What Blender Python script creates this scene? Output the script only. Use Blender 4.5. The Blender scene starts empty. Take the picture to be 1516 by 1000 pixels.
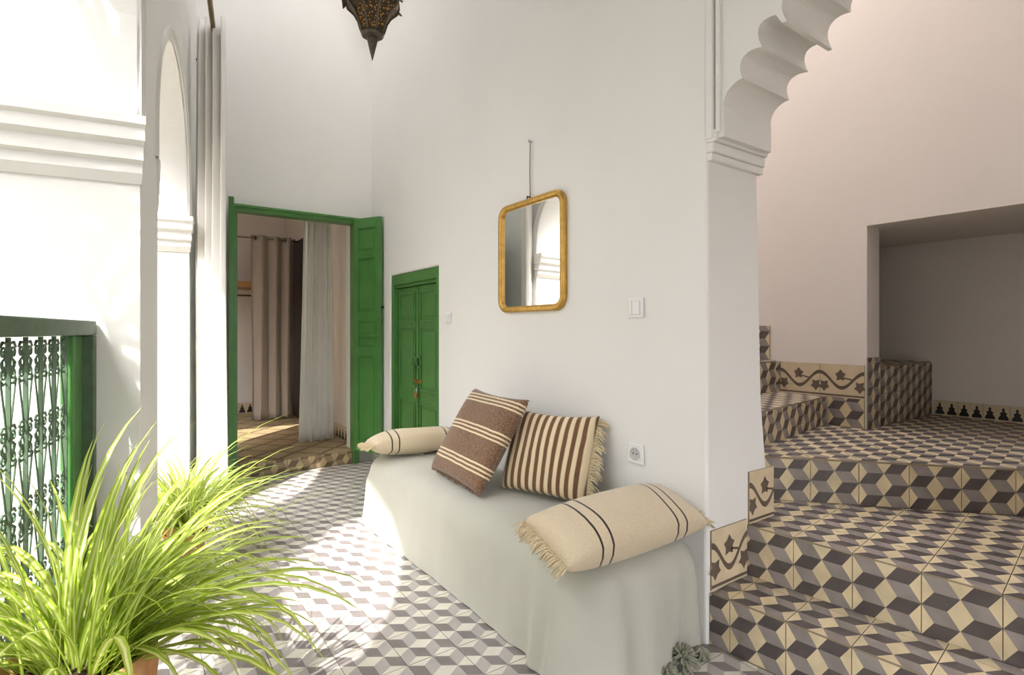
import bpy, bmesh, math, random
from mathutils import Vector, Matrix
random.seed(7)
SC = bpy.context.scene
COL = SC.collection
PI = math.pi

# ------------------------------------------------------------------ camera
cam_d = bpy.data.cameras.new('camera'); cam = bpy.data.objects.new('camera', cam_d); COL.objects.link(cam)
SC.camera = cam
YAW = math.radians(34.9)
cam.location = (0, 0, 1.2)
cam.rotation_euler = (PI/2, 0, -YAW)
cam_d.sensor_width = 36.0
cam_d.lens = 36.0*800/1516
cam_d.shift_y = -10/1516
cam_d.clip_start = 0.02

# ------------------------------------------------------------------ light
SUN = Vector((1.0, 0.9, -1.66)).normalized()
w = bpy.data.worlds.new('world'); SC.world = w; w.use_nodes = True
nt = w.node_tree; nt.nodes.clear()
sky = nt.nodes.new('ShaderNodeTexSky'); sky.sky_type = 'NISHITA'; sky.sun_disc = False
sky.sun_elevation = math.asin(-SUN.z); sky.sun_rotation = math.atan2(-SUN.x, -SUN.y)
sky.air_density = 1.0; sky.dust_density = 3.0
hsv = nt.nodes.new('ShaderNodeHueSaturation'); hsv.inputs['Saturation'].default_value = 0.35
bg = nt.nodes.new('ShaderNodeBackground'); bg.inputs[1].default_value = 0.95
wo = nt.nodes.new('ShaderNodeOutputWorld')
nt.links.new(sky.outputs[0], hsv.inputs['Color']); nt.links.new(hsv.outputs[0], bg.inputs[0]); nt.links.new(bg.outputs[0], wo.inputs[0])
sun_d = bpy.data.lights.new('sun', 'SUN'); sun = bpy.data.objects.new('sun', sun_d); COL.objects.link(sun)
sun_d.energy = 6.5; sun_d.angle = math.radians(0.6); sun_d.color = (1.0, 0.965, 0.915)
sun.rotation_euler = SUN.to_track_quat('-Z', 'Y').to_euler(); sun.location = (-4, -3, 8)

vs = SC.view_settings
vs.view_transform = 'Standard'; vs.look = 'None'; vs.gamma = 1.0; vs.use_curve_mapping = False
vs.exposure = 0.46

# ------------------------------------------------------------------ materials
MATS = {}
def srgb(r, g, b):
    f = lambda c: (c/255/12.92) if c/255 <= 0.04045 else ((c/255+0.055)/1.055)**2.4
    return (f(r), f(g), f(b), 1)
def new_mat(name):
    m = bpy.data.materials.new(name); m.use_nodes = True
    MATS[name] = m
    return m, m.node_tree, m.node_tree.nodes['Principled BSDF']
def N(nt, t, **kw):
    n = nt.nodes.new(t)
    for k, v in kw.items():
        if hasattr(n, k): setattr(n, k, v)
    return n
def mat(name, c, rough=0.6, metal=0.0, var=0.0, vscale=6.0, bump=0.0, bscale=40.0, objvar=0.0, c2=None, spec=0.5):
    m, nt, b = new_mat(name)
    b.inputs['Base Color'].default_value = c
    b.inputs['Roughness'].default_value = rough; b.inputs['Metallic'].default_value = metal
    b.inputs['Specular IOR Level'].default_value = spec
    tc = N(nt, 'ShaderNodeTexCoord')
    out = None
    if var > 0:
        no = N(nt, 'ShaderNodeTexNoise'); no.inputs['Scale'].default_value = vscale; no.inputs['Detail'].default_value = 5
        geo = N(nt, 'ShaderNodeNewGeometry')
        nt.links.new(geo.outputs['Position'], no.inputs['Vector'])
        mx = N(nt, 'ShaderNodeMix', data_type='RGBA')
        k = 1-var
        mx.inputs[6].default_value = c
        mx.inputs[7].default_value = c2 or (c[0]*k, c[1]*k, c[2]*k, 1)
        mr = N(nt, 'ShaderNodeMapRange'); mr.inputs[1].default_value = 0.35; mr.inputs[2].default_value = 0.68
        nt.links.new(no.outputs[0], mr.inputs[0]); nt.links.new(mr.outputs[0], mx.inputs[0])
        out = mx.outputs[2]
    if objvar > 0:
        oi = N(nt, 'ShaderNodeObjectInfo'); h = N(nt, 'ShaderNodeHueSaturation')
        mr2 = N(nt, 'ShaderNodeMapRange'); mr2.inputs[3].default_value = 1-objvar; mr2.inputs[4].default_value = 1+objvar
        nt.links.new(oi.outputs['Random'], mr2.inputs[0]); nt.links.new(mr2.outputs[0], h.inputs['Value'])
        if out: nt.links.new(out, h.inputs['Color'])
        else: h.inputs['Color'].default_value = c
        out = h.outputs[0]
    if out: nt.links.new(out, b.inputs['Base Color'])
    if bump > 0:
        n2 = N(nt, 'ShaderNodeTexNoise'); n2.inputs['Scale'].default_value = bscale; n2.inputs['Detail'].default_value = 4
        geo2 = N(nt, 'ShaderNodeNewGeometry'); nt.links.new(geo2.outputs['Position'], n2.inputs['Vector'])
        bp = N(nt, 'ShaderNodeBump'); bp.inputs['Strength'].default_value = bump; bp.inputs['Distance'].default_value = 0.01
        nt.links.new(n2.outputs[0], bp.inputs['Height']); nt.links.new(bp.outputs[0], b.inputs['Normal'])
    return m
PLASTER = mat('white_plaster', (0.87, 0.855, 0.825, 1), 0.75, var=0.035, vscale=1.3, bump=0.18, bscale=3.5)
STAIRPL = mat('stair_plaster', (0.84, 0.77, 0.71, 1), 0.8, var=0.04, vscale=1.1, bump=0.16, bscale=3.5)
CEIL = mat('ceiling_plaster', (0.88, 0.865, 0.84, 1), 0.8)
GROUT = mat('grout', srgb(158, 142, 118), 0.9, var=0.2, vscale=12)
CREAM = mat('tile_cream', srgb(230, 211, 172), 0.42, var=0.24, vscale=9, objvar=0.05)
GREY = mat('tile_grey', srgb(158, 148, 142), 0.42, var=0.28, vscale=11, objvar=0.08)
DARK = mat('tile_dark', srgb(98, 88, 86), 0.42, var=0.3, vscale=13, objvar=0.1)
GCREAM = mat('worn_tile_cream', srgb(226, 220, 206), 0.32, var=0.12, vscale=9, objvar=0.04)  # paler, lower-contrast versions of the cube tile colours for the gallery floor
GGREY = mat('worn_tile_grey', srgb(184, 178, 174), 0.32, var=0.14, vscale=11, objvar=0.06)
GDARK = mat('worn_tile_dark', srgb(138, 130, 128), 0.32, var=0.18, vscale=13, objvar=0.08)
OCREAM = mat('ochre_tile_light', srgb(206, 182, 140), 0.5, var=0.2, vscale=12, objvar=0.06)
OGREY = mat('ochre_tile_mid', srgb(168, 144, 112), 0.5, var=0.2, vscale=12, objvar=0.06)
ODARK = mat('ochre_tile_dark', srgb(128, 106, 82), 0.5, var=0.2, vscale=12, objvar=0.06)
VINE = mat('tile_vine_print', srgb(112, 96, 84), 0.45, var=0.2, vscale=20)
VCREAM = mat('tile_vine_ground', srgb(222, 203, 170), 0.45, var=0.12, vscale=14, objvar=0.04)
BLACKT = mat('tile_black_print', srgb(34, 30, 30), 0.4)
OCHRE = mat('tile_ochre', srgb(178, 156, 118), 0.5, var=0.2, vscale=5, objvar=0.07)
OCHRED = mat('tile_brown_edge', srgb(112, 92, 66), 0.5, var=0.2, vscale=8)
GREEN = mat('green_paint', srgb(80, 134, 68), 0.32, var=0.14, vscale=7, bump=0.08, bscale=30)
GREEND = mat('green_paint_grille', srgb(88, 110, 86), 0.45, var=0.25, vscale=20)
IRON = mat('dark_iron', srgb(52, 50, 46), 0.4, metal=0.8)
BRASS = mat('brass', srgb(196, 152, 78), 0.3, metal=0.9, var=0.25, vscale=25)
GOLD = mat('gilt_frame', srgb(206, 164, 84), 0.38, metal=0.75, var=0.25, vscale=30, bump=0.1, bscale=60)
ROD = mat('rod_brass', srgb(150, 122, 74), 0.35, metal=0.8)
WOOD = mat('pale_wood', srgb(190, 138, 78), 0.5, var=0.25, vscale=14)
DKWOOD = mat('dark_wood', srgb(34, 24, 18), 0.5, var=0.3, vscale=9)
WPLAST = mat('white_plastic', (0.86, 0.86, 0.85, 1), 0.3)
GPLAST = mat('grey_plastic', (0.55, 0.55, 0.54, 1), 0.35)
HOLE = mat('socket_hole', (0.05, 0.05, 0.05, 1), 0.6)
TERRA = mat('terracotta', srgb(206, 138, 84), 0.8, var=0.2, vscale=18, bump=0.1, bscale=60, c2=srgb(224, 178, 132))
SOIL = mat('soil', srgb(62, 44, 30), 0.95, var=0.4, vscale=60, bump=0.6, bscale=90)
PAVE = mat('patio_paving', (0.32, 0.28, 0.24, 1), 0.8, var=0.2, vscale=3)
STRING = mat('string', srgb(150, 140, 122), 0.9)
CHROME = mat('steel', (0.6, 0.6, 0.6, 1), 0.25, metal=1.0)
BARK = mat('bark', srgb(96, 78, 58), 0.9, var=0.3, vscale=20)
MIRR = mat('mirror_glass', (0.93, 0.93, 0.92, 1), 0.015, metal=1.0)
FRINGE = mat('cream_fringe', srgb(222, 204, 168), 0.95)

def fabric(name, c, weave=260.0, bump=0.25, var=0.06, sheen=0.3, vscale=4, objvar=0):
    m = mat(name, c, 0.95, var=var, vscale=vscale, spec=0.15)
    nt = m.node_tree; b = nt.nodes['Principled BSDF']
    b.inputs['Sheen Weight'].default_value = sheen
    tc = N(nt, 'ShaderNodeTexCoord'); n2 = N(nt, 'ShaderNodeTexNoise'); n2.inputs['Scale'].default_value = weave
    nt.links.new(tc.outputs['Object'], n2.inputs['Vector'])
    bp = N(nt, 'ShaderNodeBump'); bp.inputs['Strength'].default_value = bump; bp.inputs['Distance'].default_value = 0.004
    nt.links.new(n2.outputs[0], bp.inputs['Height']); nt.links.new(bp.outputs[0], b.inputs['Normal'])
    return m
SAGE = fabric('sage_cloth', srgb(190, 189, 176), weave=180, var=0.07)
CURT = fabric('white_curtain_cloth', (0.88, 0.85, 0.80, 1), bump=0.1)
CURTG = fabric('grey_curtain_cloth', (0.42, 0.355, 0.30, 1), bump=0.1)
POM = fabric('sage_yarn', srgb(150, 150, 128), weave=90, bump=0.8, var=0.3, vscale=60)

def stripes(name, base, bands, axis=0, noise=0.25, nscale=220.0):
    """bands: list of (centre, half width, colour) along a local axis in metres"""
    m, nt, b = new_mat(name)
    b.inputs['Roughness'].default_value = 0.95; b.inputs['Sheen Weight'].default_value = 0.3; b.inputs['Specular IOR Level'].default_value = 0.15
    tc = N(nt, 'ShaderNodeTexCoord'); sp = N(nt, 'ShaderNodeSeparateXYZ'); nt.links.new(tc.outputs['Object'], sp.inputs[0])
    wob = N(nt, 'ShaderNodeTexNoise'); wob.inputs['Scale'].default_value = 9; nt.links.new(tc.outputs['Object'], wob.inputs['Vector'])
    ad = N(nt, 'ShaderNodeMath', operation='MULTIPLY_ADD'); ad.inputs[1].default_value = 0.008; nt.links.new(wob.outputs[0], ad.inputs[0]); nt.links.new(sp.outputs[axis], ad.inputs[2])
    n1 = N(nt, 'ShaderNodeTexNoise'); n1.inputs['Scale'].default_value = nscale; n1.inputs['Detail'].default_value = 3
    nt.links.new(tc.outputs['Object'], n1.inputs['Vector'])
    mx0 = N(nt, 'ShaderNodeMix', data_type='RGBA'); mx0.inputs[6].default_value = base; mx0.inputs[7].default_value = tuple(v*(1-noise) for v in base[:3])+(1,)
    mr0 = N(nt, 'ShaderNodeMapRange'); mr0.inputs[1].default_value = 0.35; mr0.inputs[2].default_value = 0.65
    nt.links.new(n1.outputs[0], mr0.inputs[0]); nt.links.new(mr0.outputs[0], mx0.inputs[0])
    cur = mx0.outputs[2]
    for c, hw, colr in bands:
        s = N(nt, 'ShaderNodeMath', operation='SUBTRACT'); s.inputs[1].default_value = c+0.004; nt.links.new(ad.outputs[0], s.inputs[0])
        a = N(nt, 'ShaderNodeMath', operation='ABSOLUTE'); nt.links.new(s.outputs[0], a.inputs[0])
        l = N(nt, 'ShaderNodeMapRange'); l.inputs[1].default_value = hw*0.8; l.inputs[2].default_value = hw*1.2; l.inputs[3].default_value = 1; l.inputs[4].default_value = 0
        nt.links.new(a.outputs[0], l.inputs[0])
        mx = N(nt, 'ShaderNodeMix', data_type='RGBA'); mx.inputs[7].default_value = colr
        nt.links.new(l.outputs[0], mx.inputs[0]); nt.links.new(cur, mx.inputs[6]); cur = mx.outputs[2]
    nt.links.new(cur, b.inputs['Base Color'])
    bp = N(nt, 'ShaderNodeBump'); bp.inputs['Strength'].default_value = 0.5; bp.inputs['Distance'].default_value = 0.004
    nt.links.new(n1.outputs[0], bp.inputs['Height']); nt.links.new(bp.outputs[0], b.inputs['Normal'])
    return m
CRM = srgb(226, 208, 172)
BROWNP = stripes('brown_wool', srgb(142, 110, 86), [(q+d, 0.0045, CRM) for q in (-0.15, 0.02, 0.19) for d in (-0.02, 0.0, 0.02)], axis=1, noise=0.5, nscale=130.0)
STRIPEP = stripes('striped_wool', srgb(124, 88, 62), [(-0.21+0.042*i, 0.0105, CRM) for i in range(11)], axis=0, noise=0.3)
BOLST = stripes('cream_linen', srgb(220, 202, 172), [(x, 0.004, srgb(58, 50, 46)) for x in (-0.19, -0.145, 0.165, 0.21)], axis=0, noise=0.12)

def leaf_mat(name, edge, mid, wmid):
    m, nt, b = new_mat(name)
    b.inputs['Roughness'].default_value = 0.4
    uv = N(nt, 'ShaderNodeUVMap'); sp = N(nt, 'ShaderNodeSeparateXYZ'); nt.links.new(uv.outputs[0], sp.inputs[0])
    s = N(nt, 'ShaderNodeMath', operation='SUBTRACT'); s.inputs[1].default_value = 0.5; nt.links.new(sp.outputs[0], s.inputs[0])
    a = N(nt, 'ShaderNodeMath', operation='ABSOLUTE'); nt.links.new(s.outputs[0], a.inputs[0])
    r = N(nt, 'ShaderNodeMapRange'); r.inputs[1].default_value = wmid*0.6; r.inputs[2].default_value = wmid*1.3; nt.links.new(a.outputs[0], r.inputs[0])
    mx = N(nt, 'ShaderNodeMix', data_type='RGBA'); mx.inputs[6].default_value = mid; mx.inputs[7].default_value = edge
    nt.links.new(r.outputs[0], mx.inputs[0])
    oi = N(nt, 'ShaderNodeObjectInfo'); h = N(nt, 'ShaderNodeHueSaturation')
    mr2 = N(nt, 'ShaderNodeMapRange'); mr2.inputs[3].default_value = 0.7; mr2.inputs[4].default_value = 1.25
    nt.links.new(oi.outputs['Random'], mr2.inputs[0]); nt.links.new(mr2.outputs[0], h.inputs['Value']); nt.links.new(mx.outputs[2], h.inputs['Color'])
    nt.links.new(h.outputs[0], b.inputs['Base Color'])
    tr = N(nt, 'ShaderNodeBsdfTranslucent'); nt.links.new(h.outputs[0], tr.inputs[0])
    ms = N(nt, 'ShaderNodeMixShader'); ms.inputs[0].default_value = 0.4
    out = nt.nodes['Material Output']
    nt.links.new(b.outputs[0], ms.inputs[1]); nt.links.new(tr.outputs[0], ms.inputs[2]); nt.links.new(ms.outputs[0], out.inputs[0])
    return m
LEAF = leaf_mat('spider_leaf', srgb(176, 200, 66), srgb(238, 240, 170), 0.18)
LEAF2 = leaf_mat('patio_leaf', srgb(92, 130, 52), srgb(120, 150, 70), 0.06)

def lantern_glass():
    m, nt, b = new_mat('pierced_amber_panel')
    tc = N(nt, 'ShaderNodeTexCoord'); v = N(nt, 'ShaderNodeTexVoronoi'); v.inputs['Scale'].default_value = 95
    nt.links.new(tc.outputs['Object'], v.inputs['Vector'])
    r = N(nt, 'ShaderNodeMapRange'); r.inputs[1].default_value = 0.25; r.inputs[2].default_value = 0.4; nt.links.new(v.outputs['Distance'], r.inputs[0])
    mx = N(nt, 'ShaderNodeMix', data_type='RGBA'); mx.inputs[6].default_value = srgb(208, 150, 60); mx.inputs[7].default_value = srgb(70, 62, 52)
    nt.links.new(r.outputs[0], mx.inputs[0]); nt.links.new(mx.outputs[2], b.inputs['Base Color'])
    nt.links.new(r.outputs[0], b.inputs['Metallic']); b.inputs['Roughness'].default_value = 0.35
    return m
LGLASS = lantern_glass()
LMETAL = mat('aged_lantern_metal', srgb(104, 96, 86), 0.42, metal=0.85, var=0.35, vscale=40)

# ------------------------------------------------------------------ mesh helpers
def mesh_obj(name, verts, faces, mats, parent=None, smooth=False, midx=None, uvs=None):
    me = bpy.data.meshes.new(name); me.from_pydata([tuple(v) for v in verts], [], faces)
    for m in (mats if isinstance(mats, (list, tuple)) else [mats]): me.materials.append(m)
    if midx: me.polygons.foreach_set('material_index', midx)
    if smooth: me.polygons.foreach_set('use_smooth', [True]*len(me.polygons))
    if uvs:
        l = me.uv_layers.new(name='UVMap')
        for lp in me.loops: l.data[lp.index].uv = uvs[lp.vertex_index]
    me.update()
    o = bpy.data.objects.new(name, me); COL.objects.link(o)
    if parent: o.parent = parent
    return o
def bm_obj(name, bm, mats, parent=None, smooth=False):
    bmesh.ops.recalc_face_normals(bm, faces=bm.faces)
    me = bpy.data.meshes.new(name); bm.to_mesh(me); bm.free()
    for m in (mats if isinstance(mats, (list, tuple)) else [mats]): me.materials.append(m)
    if smooth: me.polygons.foreach_set('use_smooth', [True]*len(me.polygons))
    o = bpy.data.objects.new(name, me); COL.objects.link(o)
    if parent: o.parent = parent
    return o
def tag(o, label, cat=None, group=None, kind=None):
    o['label'] = label
    if cat: o['category'] = cat
    if group: o['group'] = group
    if kind: o['kind'] = kind
    return o
def struct(o, label=None):
    o['kind'] = 'structure'
    if label: o['label'] = label
    return o
def empty(name, loc=(0, 0, 0), rz=0):
    o = bpy.data.objects.new(name, None); COL.objects.link(o); o.location = loc; o.rotation_euler = (0, 0, rz); o.empty_display_size = 0.05
    return o
def add_box(bm, lo, hi, bev=0.0, M=None):
    r = bmesh.ops.create_cube(bm, size=1.0)
    vs_ = r['verts']
    for v in vs_:
        v.co = Vector(((lo[0]+hi[0])/2+v.co.x*(hi[0]-lo[0]), (lo[1]+hi[1])/2+v.co.y*(hi[1]-lo[1]), (lo[2]+hi[2])/2+v.co.z*(hi[2]-lo[2])))
    if bev > 0:
        es = list({e for v in vs_ for e in v.link_edges})
        r2 = bmesh.ops.bevel(bm, geom=es, offset=bev, segments=2, affect='EDGES', profile=0.5)
        vs_ = list({v for f in r2['faces'] for v in f.verts} | {v for v in vs_ if v.is_valid})
    if M is not None:
        for v in vs_: v.co = M @ v.co
    return vs_
def box(name, lo, hi, m, parent=None, bev=0.0, M=None):
    bm = bmesh.new(); add_box(bm, lo, hi, bev, M); return bm_obj(name, bm, m, parent)
def prism(name, poly, axis, a, b, m, parent=None, M=None, smooth=False):
    """poly 2D list extruded along axis 'x','y','z' from a to b; poly coords are the other two axes in order"""
    def P(p, t):
        return {'x': (t, p[0], p[1]), 'y': (p[0], t, p[1]), 'z': (p[0], p[1], t)}[axis]
    bm = bmesh.new()
    A = [bm.verts.new(P(p, a)) for p in poly]; B = [bm.verts.new(P(p, b)) for p in poly]
    n = len(poly)
    bm.faces.new(A); bm.faces.new(B[::-1])
    for i in range(n): bm.faces.new((A[i], B[i], B[(i+1) % n], A[(i+1) % n]))
    if M is not None:
        for v in bm.verts: v.co = M @ v.co
    return bm_obj(name, bm, m, parent, smooth)
def add_tube(bm, pts, r, seg=8, closed=False, caps=True):
    pts = [Vector(p) for p in pts]; n = len(pts)
    rs = r if isinstance(r, (list, tuple)) else [r]*n
    rings = []; up = None
    for i, p in enumerate(pts):
        if closed: d = pts[(i+1) % n]-pts[i-1]
        else: d = pts[min(i+1, n-1)]-pts[max(i-1, 0)]
        d = d.normalized()
        if up is None:
            up = Vector((0, 0, 1)) if abs(d.z) < 0.9 else Vector((1, 0, 0))
        s = d.cross(up)
        if s.length < 1e-6: s = d.orthogonal()
        s.normalize(); up = s.cross(d).normalized()
        rings.append([bm.verts.new(p+(s*math.cos(a)+up*math.sin(a))*rs[i]) for a in [2*PI*k/seg for k in range(seg)]])
    m = n if closed else n-1
    for i in range(m):
        A, B = rings[i], rings[(i+1) % n]
        for k in range(seg): bm.faces.new((A[k], A[(k+1) % seg], B[(k+1) % seg], B[k]))
    if caps and not closed:
        bm.faces.new(rings[0][::-1]); bm.faces.new(rings[-1])
def tube(name, pts, r, m, parent=None, seg=8, closed=False):
    bm = bmesh.new(); add_tube(bm, pts, r, seg, closed); return bm_obj(name, bm, m, parent, True)
def lathe(name, prof, m, parent=None, seg=32, c=(0, 0, 0), smooth=True, a0=0.0):
    bm = bmesh.new(); rings = []
    for r, z in prof:
        rings.append([bm.verts.new((c[0]+max(r, 1e-4)*math.cos(a0+2*PI*k/seg), c[1]+max(r, 1e-4)*math.sin(a0+2*PI*k/seg), c[2]+z)) for k in range(seg)])
    for A, B in zip(rings, rings[1:]):
        for k in range(seg): bm.faces.new((A[k], A[(k+1) % seg], B[(k+1) % seg], B[k]))
    if prof[0][0] > 1e-4: bm.faces.new(rings[0][::-1])
    if prof[-1][0] > 1e-4: bm.faces.new(rings[-1])
    return bm_obj(name, bm, m, parent, smooth)
def boolean(o, cutters, op='DIFFERENCE'):
    for c in cutters:
        md = o.modifiers.new('b', 'BOOLEAN'); md.operation = op; md.object = c; md.solver = 'EXACT'
    bpy.context.view_layer.update()
    dg = bpy.context.evaluated_depsgraph_get()
    me = bpy.data.meshes.new_from_object(o.evaluated_get(dg)); o.modifiers.clear(); o.data = me
    for c in cutters: bpy.data.objects.remove(c, do_unlink=True)
    return o

# ------------------------------------------------------------------ tiles
def clip(poly, reg):
    out = poly
    n = len(reg)
    for i in range(n):
        ax, ay = reg[i]; bx_, by_ = reg[(i+1) % n]
        inp, out = out, []
        if not inp: return []
        def side(p): return (bx_-ax)*(p[1]-ay)-(by_-ay)*(p[0]-ax)
        for k in range(len(inp)):
            p, q = inp[k-1], inp[k]; sp_, sq = side(p), side(q)
            if (sp_ >= 0) != (sq >= 0):
                t = sp_/(sp_-sq); out.append((p[0]+(q[0]-p[0])*t, p[1]+(q[1]-p[1])*t))
            if sq >= 0: out.append(q)
    return out
def area(p):
    return 0.5*sum(p[i-1][0]*p[i][1]-p[i][0]*p[i-1][1] for i in range(len(p)))
def cube_pattern(s):
    """tumbling-block print of one square cement tile: (polygon, material)"""
    res = []; ux, uy = s/3.0, s*0.5/1.7320508
    h = 0.8660254
    for i in range(-1, 4):
        for j in range(-2, 4):
            ox, oy = 0.5+1.5*i, (0.0 if i % 2 else h)+2*h*j - (0 if True else 0)
            for pts, m in (([(0, 0), (-.5, h), (-1, 0), (-.5, -h)], 0), ([(0, 0), (1, 0), (.5, h), (-.5, h)], 1), ([(0, 0), (-.5, -h), (.5, -h), (1, 0)], 2)):
                p = [((ox+a)*ux, (oy+b)*uy) for a, b in pts]
                res.append((p, m))
    return res
def leaf_poly(cx, cy, r, rot):
    p = []
    for k in range(10):
        a = rot+2*PI*k/10; q = r*(1.0, 0.62, 0.85, 0.55, 1.0, 0.6, 0.95, 0.5, 0.85, 0.62)[k]
        p.append((cx+q*math.cos(a), cy+q*math.sin(a)))
    return p
def vine_pattern(w, h):
    """cream border tile with a brown vine: printed shapes laid just proud of the ground"""
    res = []
    n = 14
    for i in range(n):
        x0, x1 = w*i/n, w*(i+1)/n
        f = lambda x: h*(0.52+0.23*math.cos(2*PI*x/w)); t = h*0.055
        res.append(([(x0, f(x0)-t), (x1, f(x1)-t), (x1, f(x1)+t), (x0, f(x0)+t)], 1))
    res.append((leaf_poly(w*0.48, h*0.66, h*0.19, PI/2), 1))
    res.append((leaf_poly(w*0.1, h*0.34, h*0.19, -PI/2), 1)); res.append((leaf_poly(w*0.9, h*0.34, h*0.19, -PI/2), 1))
    res.append(([(w*0.52, h*0.58), (w*0.72, h*0.53), (w*0.74, h*0.57), (w*0.53, h*0.62)], 1))
    res.append(([(0, h*0.04), (w, h*0.04), (w, h*0.09), (0, h*0.09)], 1))
    return res
def turret_pattern(w, h):
    res = []
    n = 2
    for i in range(n):
        c = w*(i+0.5)/n; a = w/n
        res.append(([(c-a*.38, h*.08), (c+a*.38, h*.08), (c+a*.38, h*.22), (c+a*.2, h*.4), (c+a*.28, h*.5), (c+a*.07, h*.62), (c+a*.12, h*.72), (c, h*.86), (c-a*.12, h*.72), (c-a*.07, h*.62), (c-a*.28, h*.5), (c-a*.2, h*.4), (c-a*.38, h*.22)], 1))
    return res
TILE_T = 0.008
TCACHE = {}
def tile_mesh(kind, w, h, reg, gap=0.0012):
    """tile whose face lies at z=0; reg = clipping region in tile coordinates (or None)"""
    sq = [(gap, gap), (w-gap, gap), (w-gap, h-gap), (gap, h-gap)]
    outl = sq if reg is None else clip(sq, reg)
    if len(outl) < 3 or area(outl) < 2e-5: return None
    V, F, MI = [], [], []
    def add(poly, mi, z):
        if len(poly) < 3 or abs(area(poly)) < 1e-7: return
        if area(poly) < 0: poly = poly[::-1]
        b = len(V); V.extend((x, y, z) for x, y in poly); F.append(list(range(b, b+len(poly)))); MI.append(mi)
    if kind in ('cube', 'worn_cube', 'ochre_cube'):
        mats = {'cube': [CREAM, GREY, DARK, GROUT], 'worn_cube': [GCREAM, GGREY, GDARK, GROUT], 'ochre_cube': [OCREAM, OGREY, ODARK, GROUT]}[kind]; side = 3
        for p, m in cube_pattern(w):
            if area(p) < 0: p = p[::-1]
            add(clip(p, outl), m, 0.0)
    elif kind == 'vine':
        mats = [VCREAM, VINE, GROUT]; side = 2
        add(outl, 0, 0.0)
        for p, m in vine_pattern(w, h):
            if len(p) > 4: q = p if reg is None else clip(p, outl)
            else: q = clip(p if area(p) > 0 else p[::-1], outl)
            add(q, m, 0.0005)
    elif kind == 'turret':
        mats = [VCREAM, BLACKT, GROUT]; side = 2
        add(outl, 0, 0.0)
        for p, m in turret_pattern(w, h): add(p if reg is None else clip(p, outl), m, 0.0005)
    elif kind == 'lozenge':
        mats = [OCHRE, OCHRED, GROUT]; side = 2
        e = w*0.06
        inn = clip([(e, e), (w-e, e), (w-e, h-e), (e, h-e)], outl)
        add(outl, 1, -0.0004); add(inn, 0, 0.0)
    elif kind == 'plain':
        mats = [VCREAM, GREY, GROUT]; side = 2
        add(outl, 0, 0.0)
    n = len(outl); b = len(V)
    V.extend((x, y, 0.0 if kind != 'lozenge' else -0.0004) for x, y in outl); V.extend((x, y, -TILE_T) for x, y in outl)
    for i in range(n):
        j = (i+1) % n; F.append([b+j, b+i, b+n+i, b+n+j]); MI.append(side)
    me = bpy.data.meshes.new('tile'); me.from_pydata(V, [], F)
    for m in mats: me.materials.append(m)
    me.polygons.foreach_set('material_index', MI); me.update()
    return me
def inside(p, reg):
    n = len(reg)
    return all((reg[(i+1) % n][0]-reg[i][0])*(p[1]-reg[i][1])-(reg[(i+1) % n][1]-reg[i][1])*(p[0]-reg[i][0]) >= -1e-6 for i in range(n))
def tile_field(parent, org, ux, uy, reg, kind='cube', w=0.2, h=None, phase=(0, 0), name='tile', join=False, rot45=False):
    """lay tiles on the plane org + a*ux + b*uy inside the convex region reg (a,b); the face sits TILE_T above the plane"""
    h = h or w
    org, ux, uy = Vector(org), Vector(ux).normalized(), Vector(uy).normalized(); uz = ux.cross(uy)
    if area(reg) < 0: reg = reg[::-1]
    xs = [p[0] for p in reg]; ys = [p[1] for p in reg]
    R = Matrix((ux, uy, uz)).transposed().to_4x4()
    joined = []; objs = []
    i0, i1 = math.floor((min(xs)-phase[0])/w+1e-6), math.ceil((max(xs)-phase[0])/w-1e-6)
    j0, j1 = math.floor((min(ys)-phase[1])/h+1e-6), math.ceil((max(ys)-phase[1])/h-1e-6)
    for i in range(i0, i1):
        for j in range(j0, j1):
            x, y = phase[0]+i*w, phase[1]+j*h
            corners = [(x, y), (x+w, y), (x+w, y+h), (x, y+h)]
            if all(inside(c, reg) for c in corners):
                k = (kind, round(w, 5), round(h, 5))
                if k not in TCACHE: TCACHE[k] = tile_mesh(kind, w, h, None)
                me = TCACHE[k]
            else:
                me = tile_mesh(kind, w, h, [(p[0]-x, p[1]-y) for p in reg])
            if me is None: continue
            M = Matrix.Translation(org+ux*x+uy*y+uz*(TILE_T+random.uniform(-.0004, .0004))) @ R
            if join: joined.append((me, M)); continue
            o = bpy.data.objects.new(name, me); COL.objects.link(o); o.parent = parent; o.matrix_basis = M
            objs.append(o)
    if join and joined:
        V, F, MI = [], [], []
        for me, M in joined:
            b = len(V); V.extend(M @ v.co for v in me.vertices)
            for p in me.polygons: F.append([b+k for k in p.vertices]); MI.append(p.material_index)
        o = mesh_obj(name, V, F, list(joined[0][0].materials), parent, midx=MI); o['kind'] = 'stuff'
        return o
    return objs

# ================================================================== THE SETTING
X_S = 1.793            # bench wall plane
Y_P = 1.267            # end of the bench wall
Y_F = 4.85             # far wall plane
H_C = 4.6
ANG = math.atan2(0.156, 0.988)
L0 = Vector((0.0156, 2.45, 0))
ML = Matrix.Translation(L0) @ Matrix.Rotation(-ANG, 4, 'Z')    # arcade frame: x into room, y along wall
def wl(x, y, z=0): return ML @ Vector((x, y, z))
TW = 0.45

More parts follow.
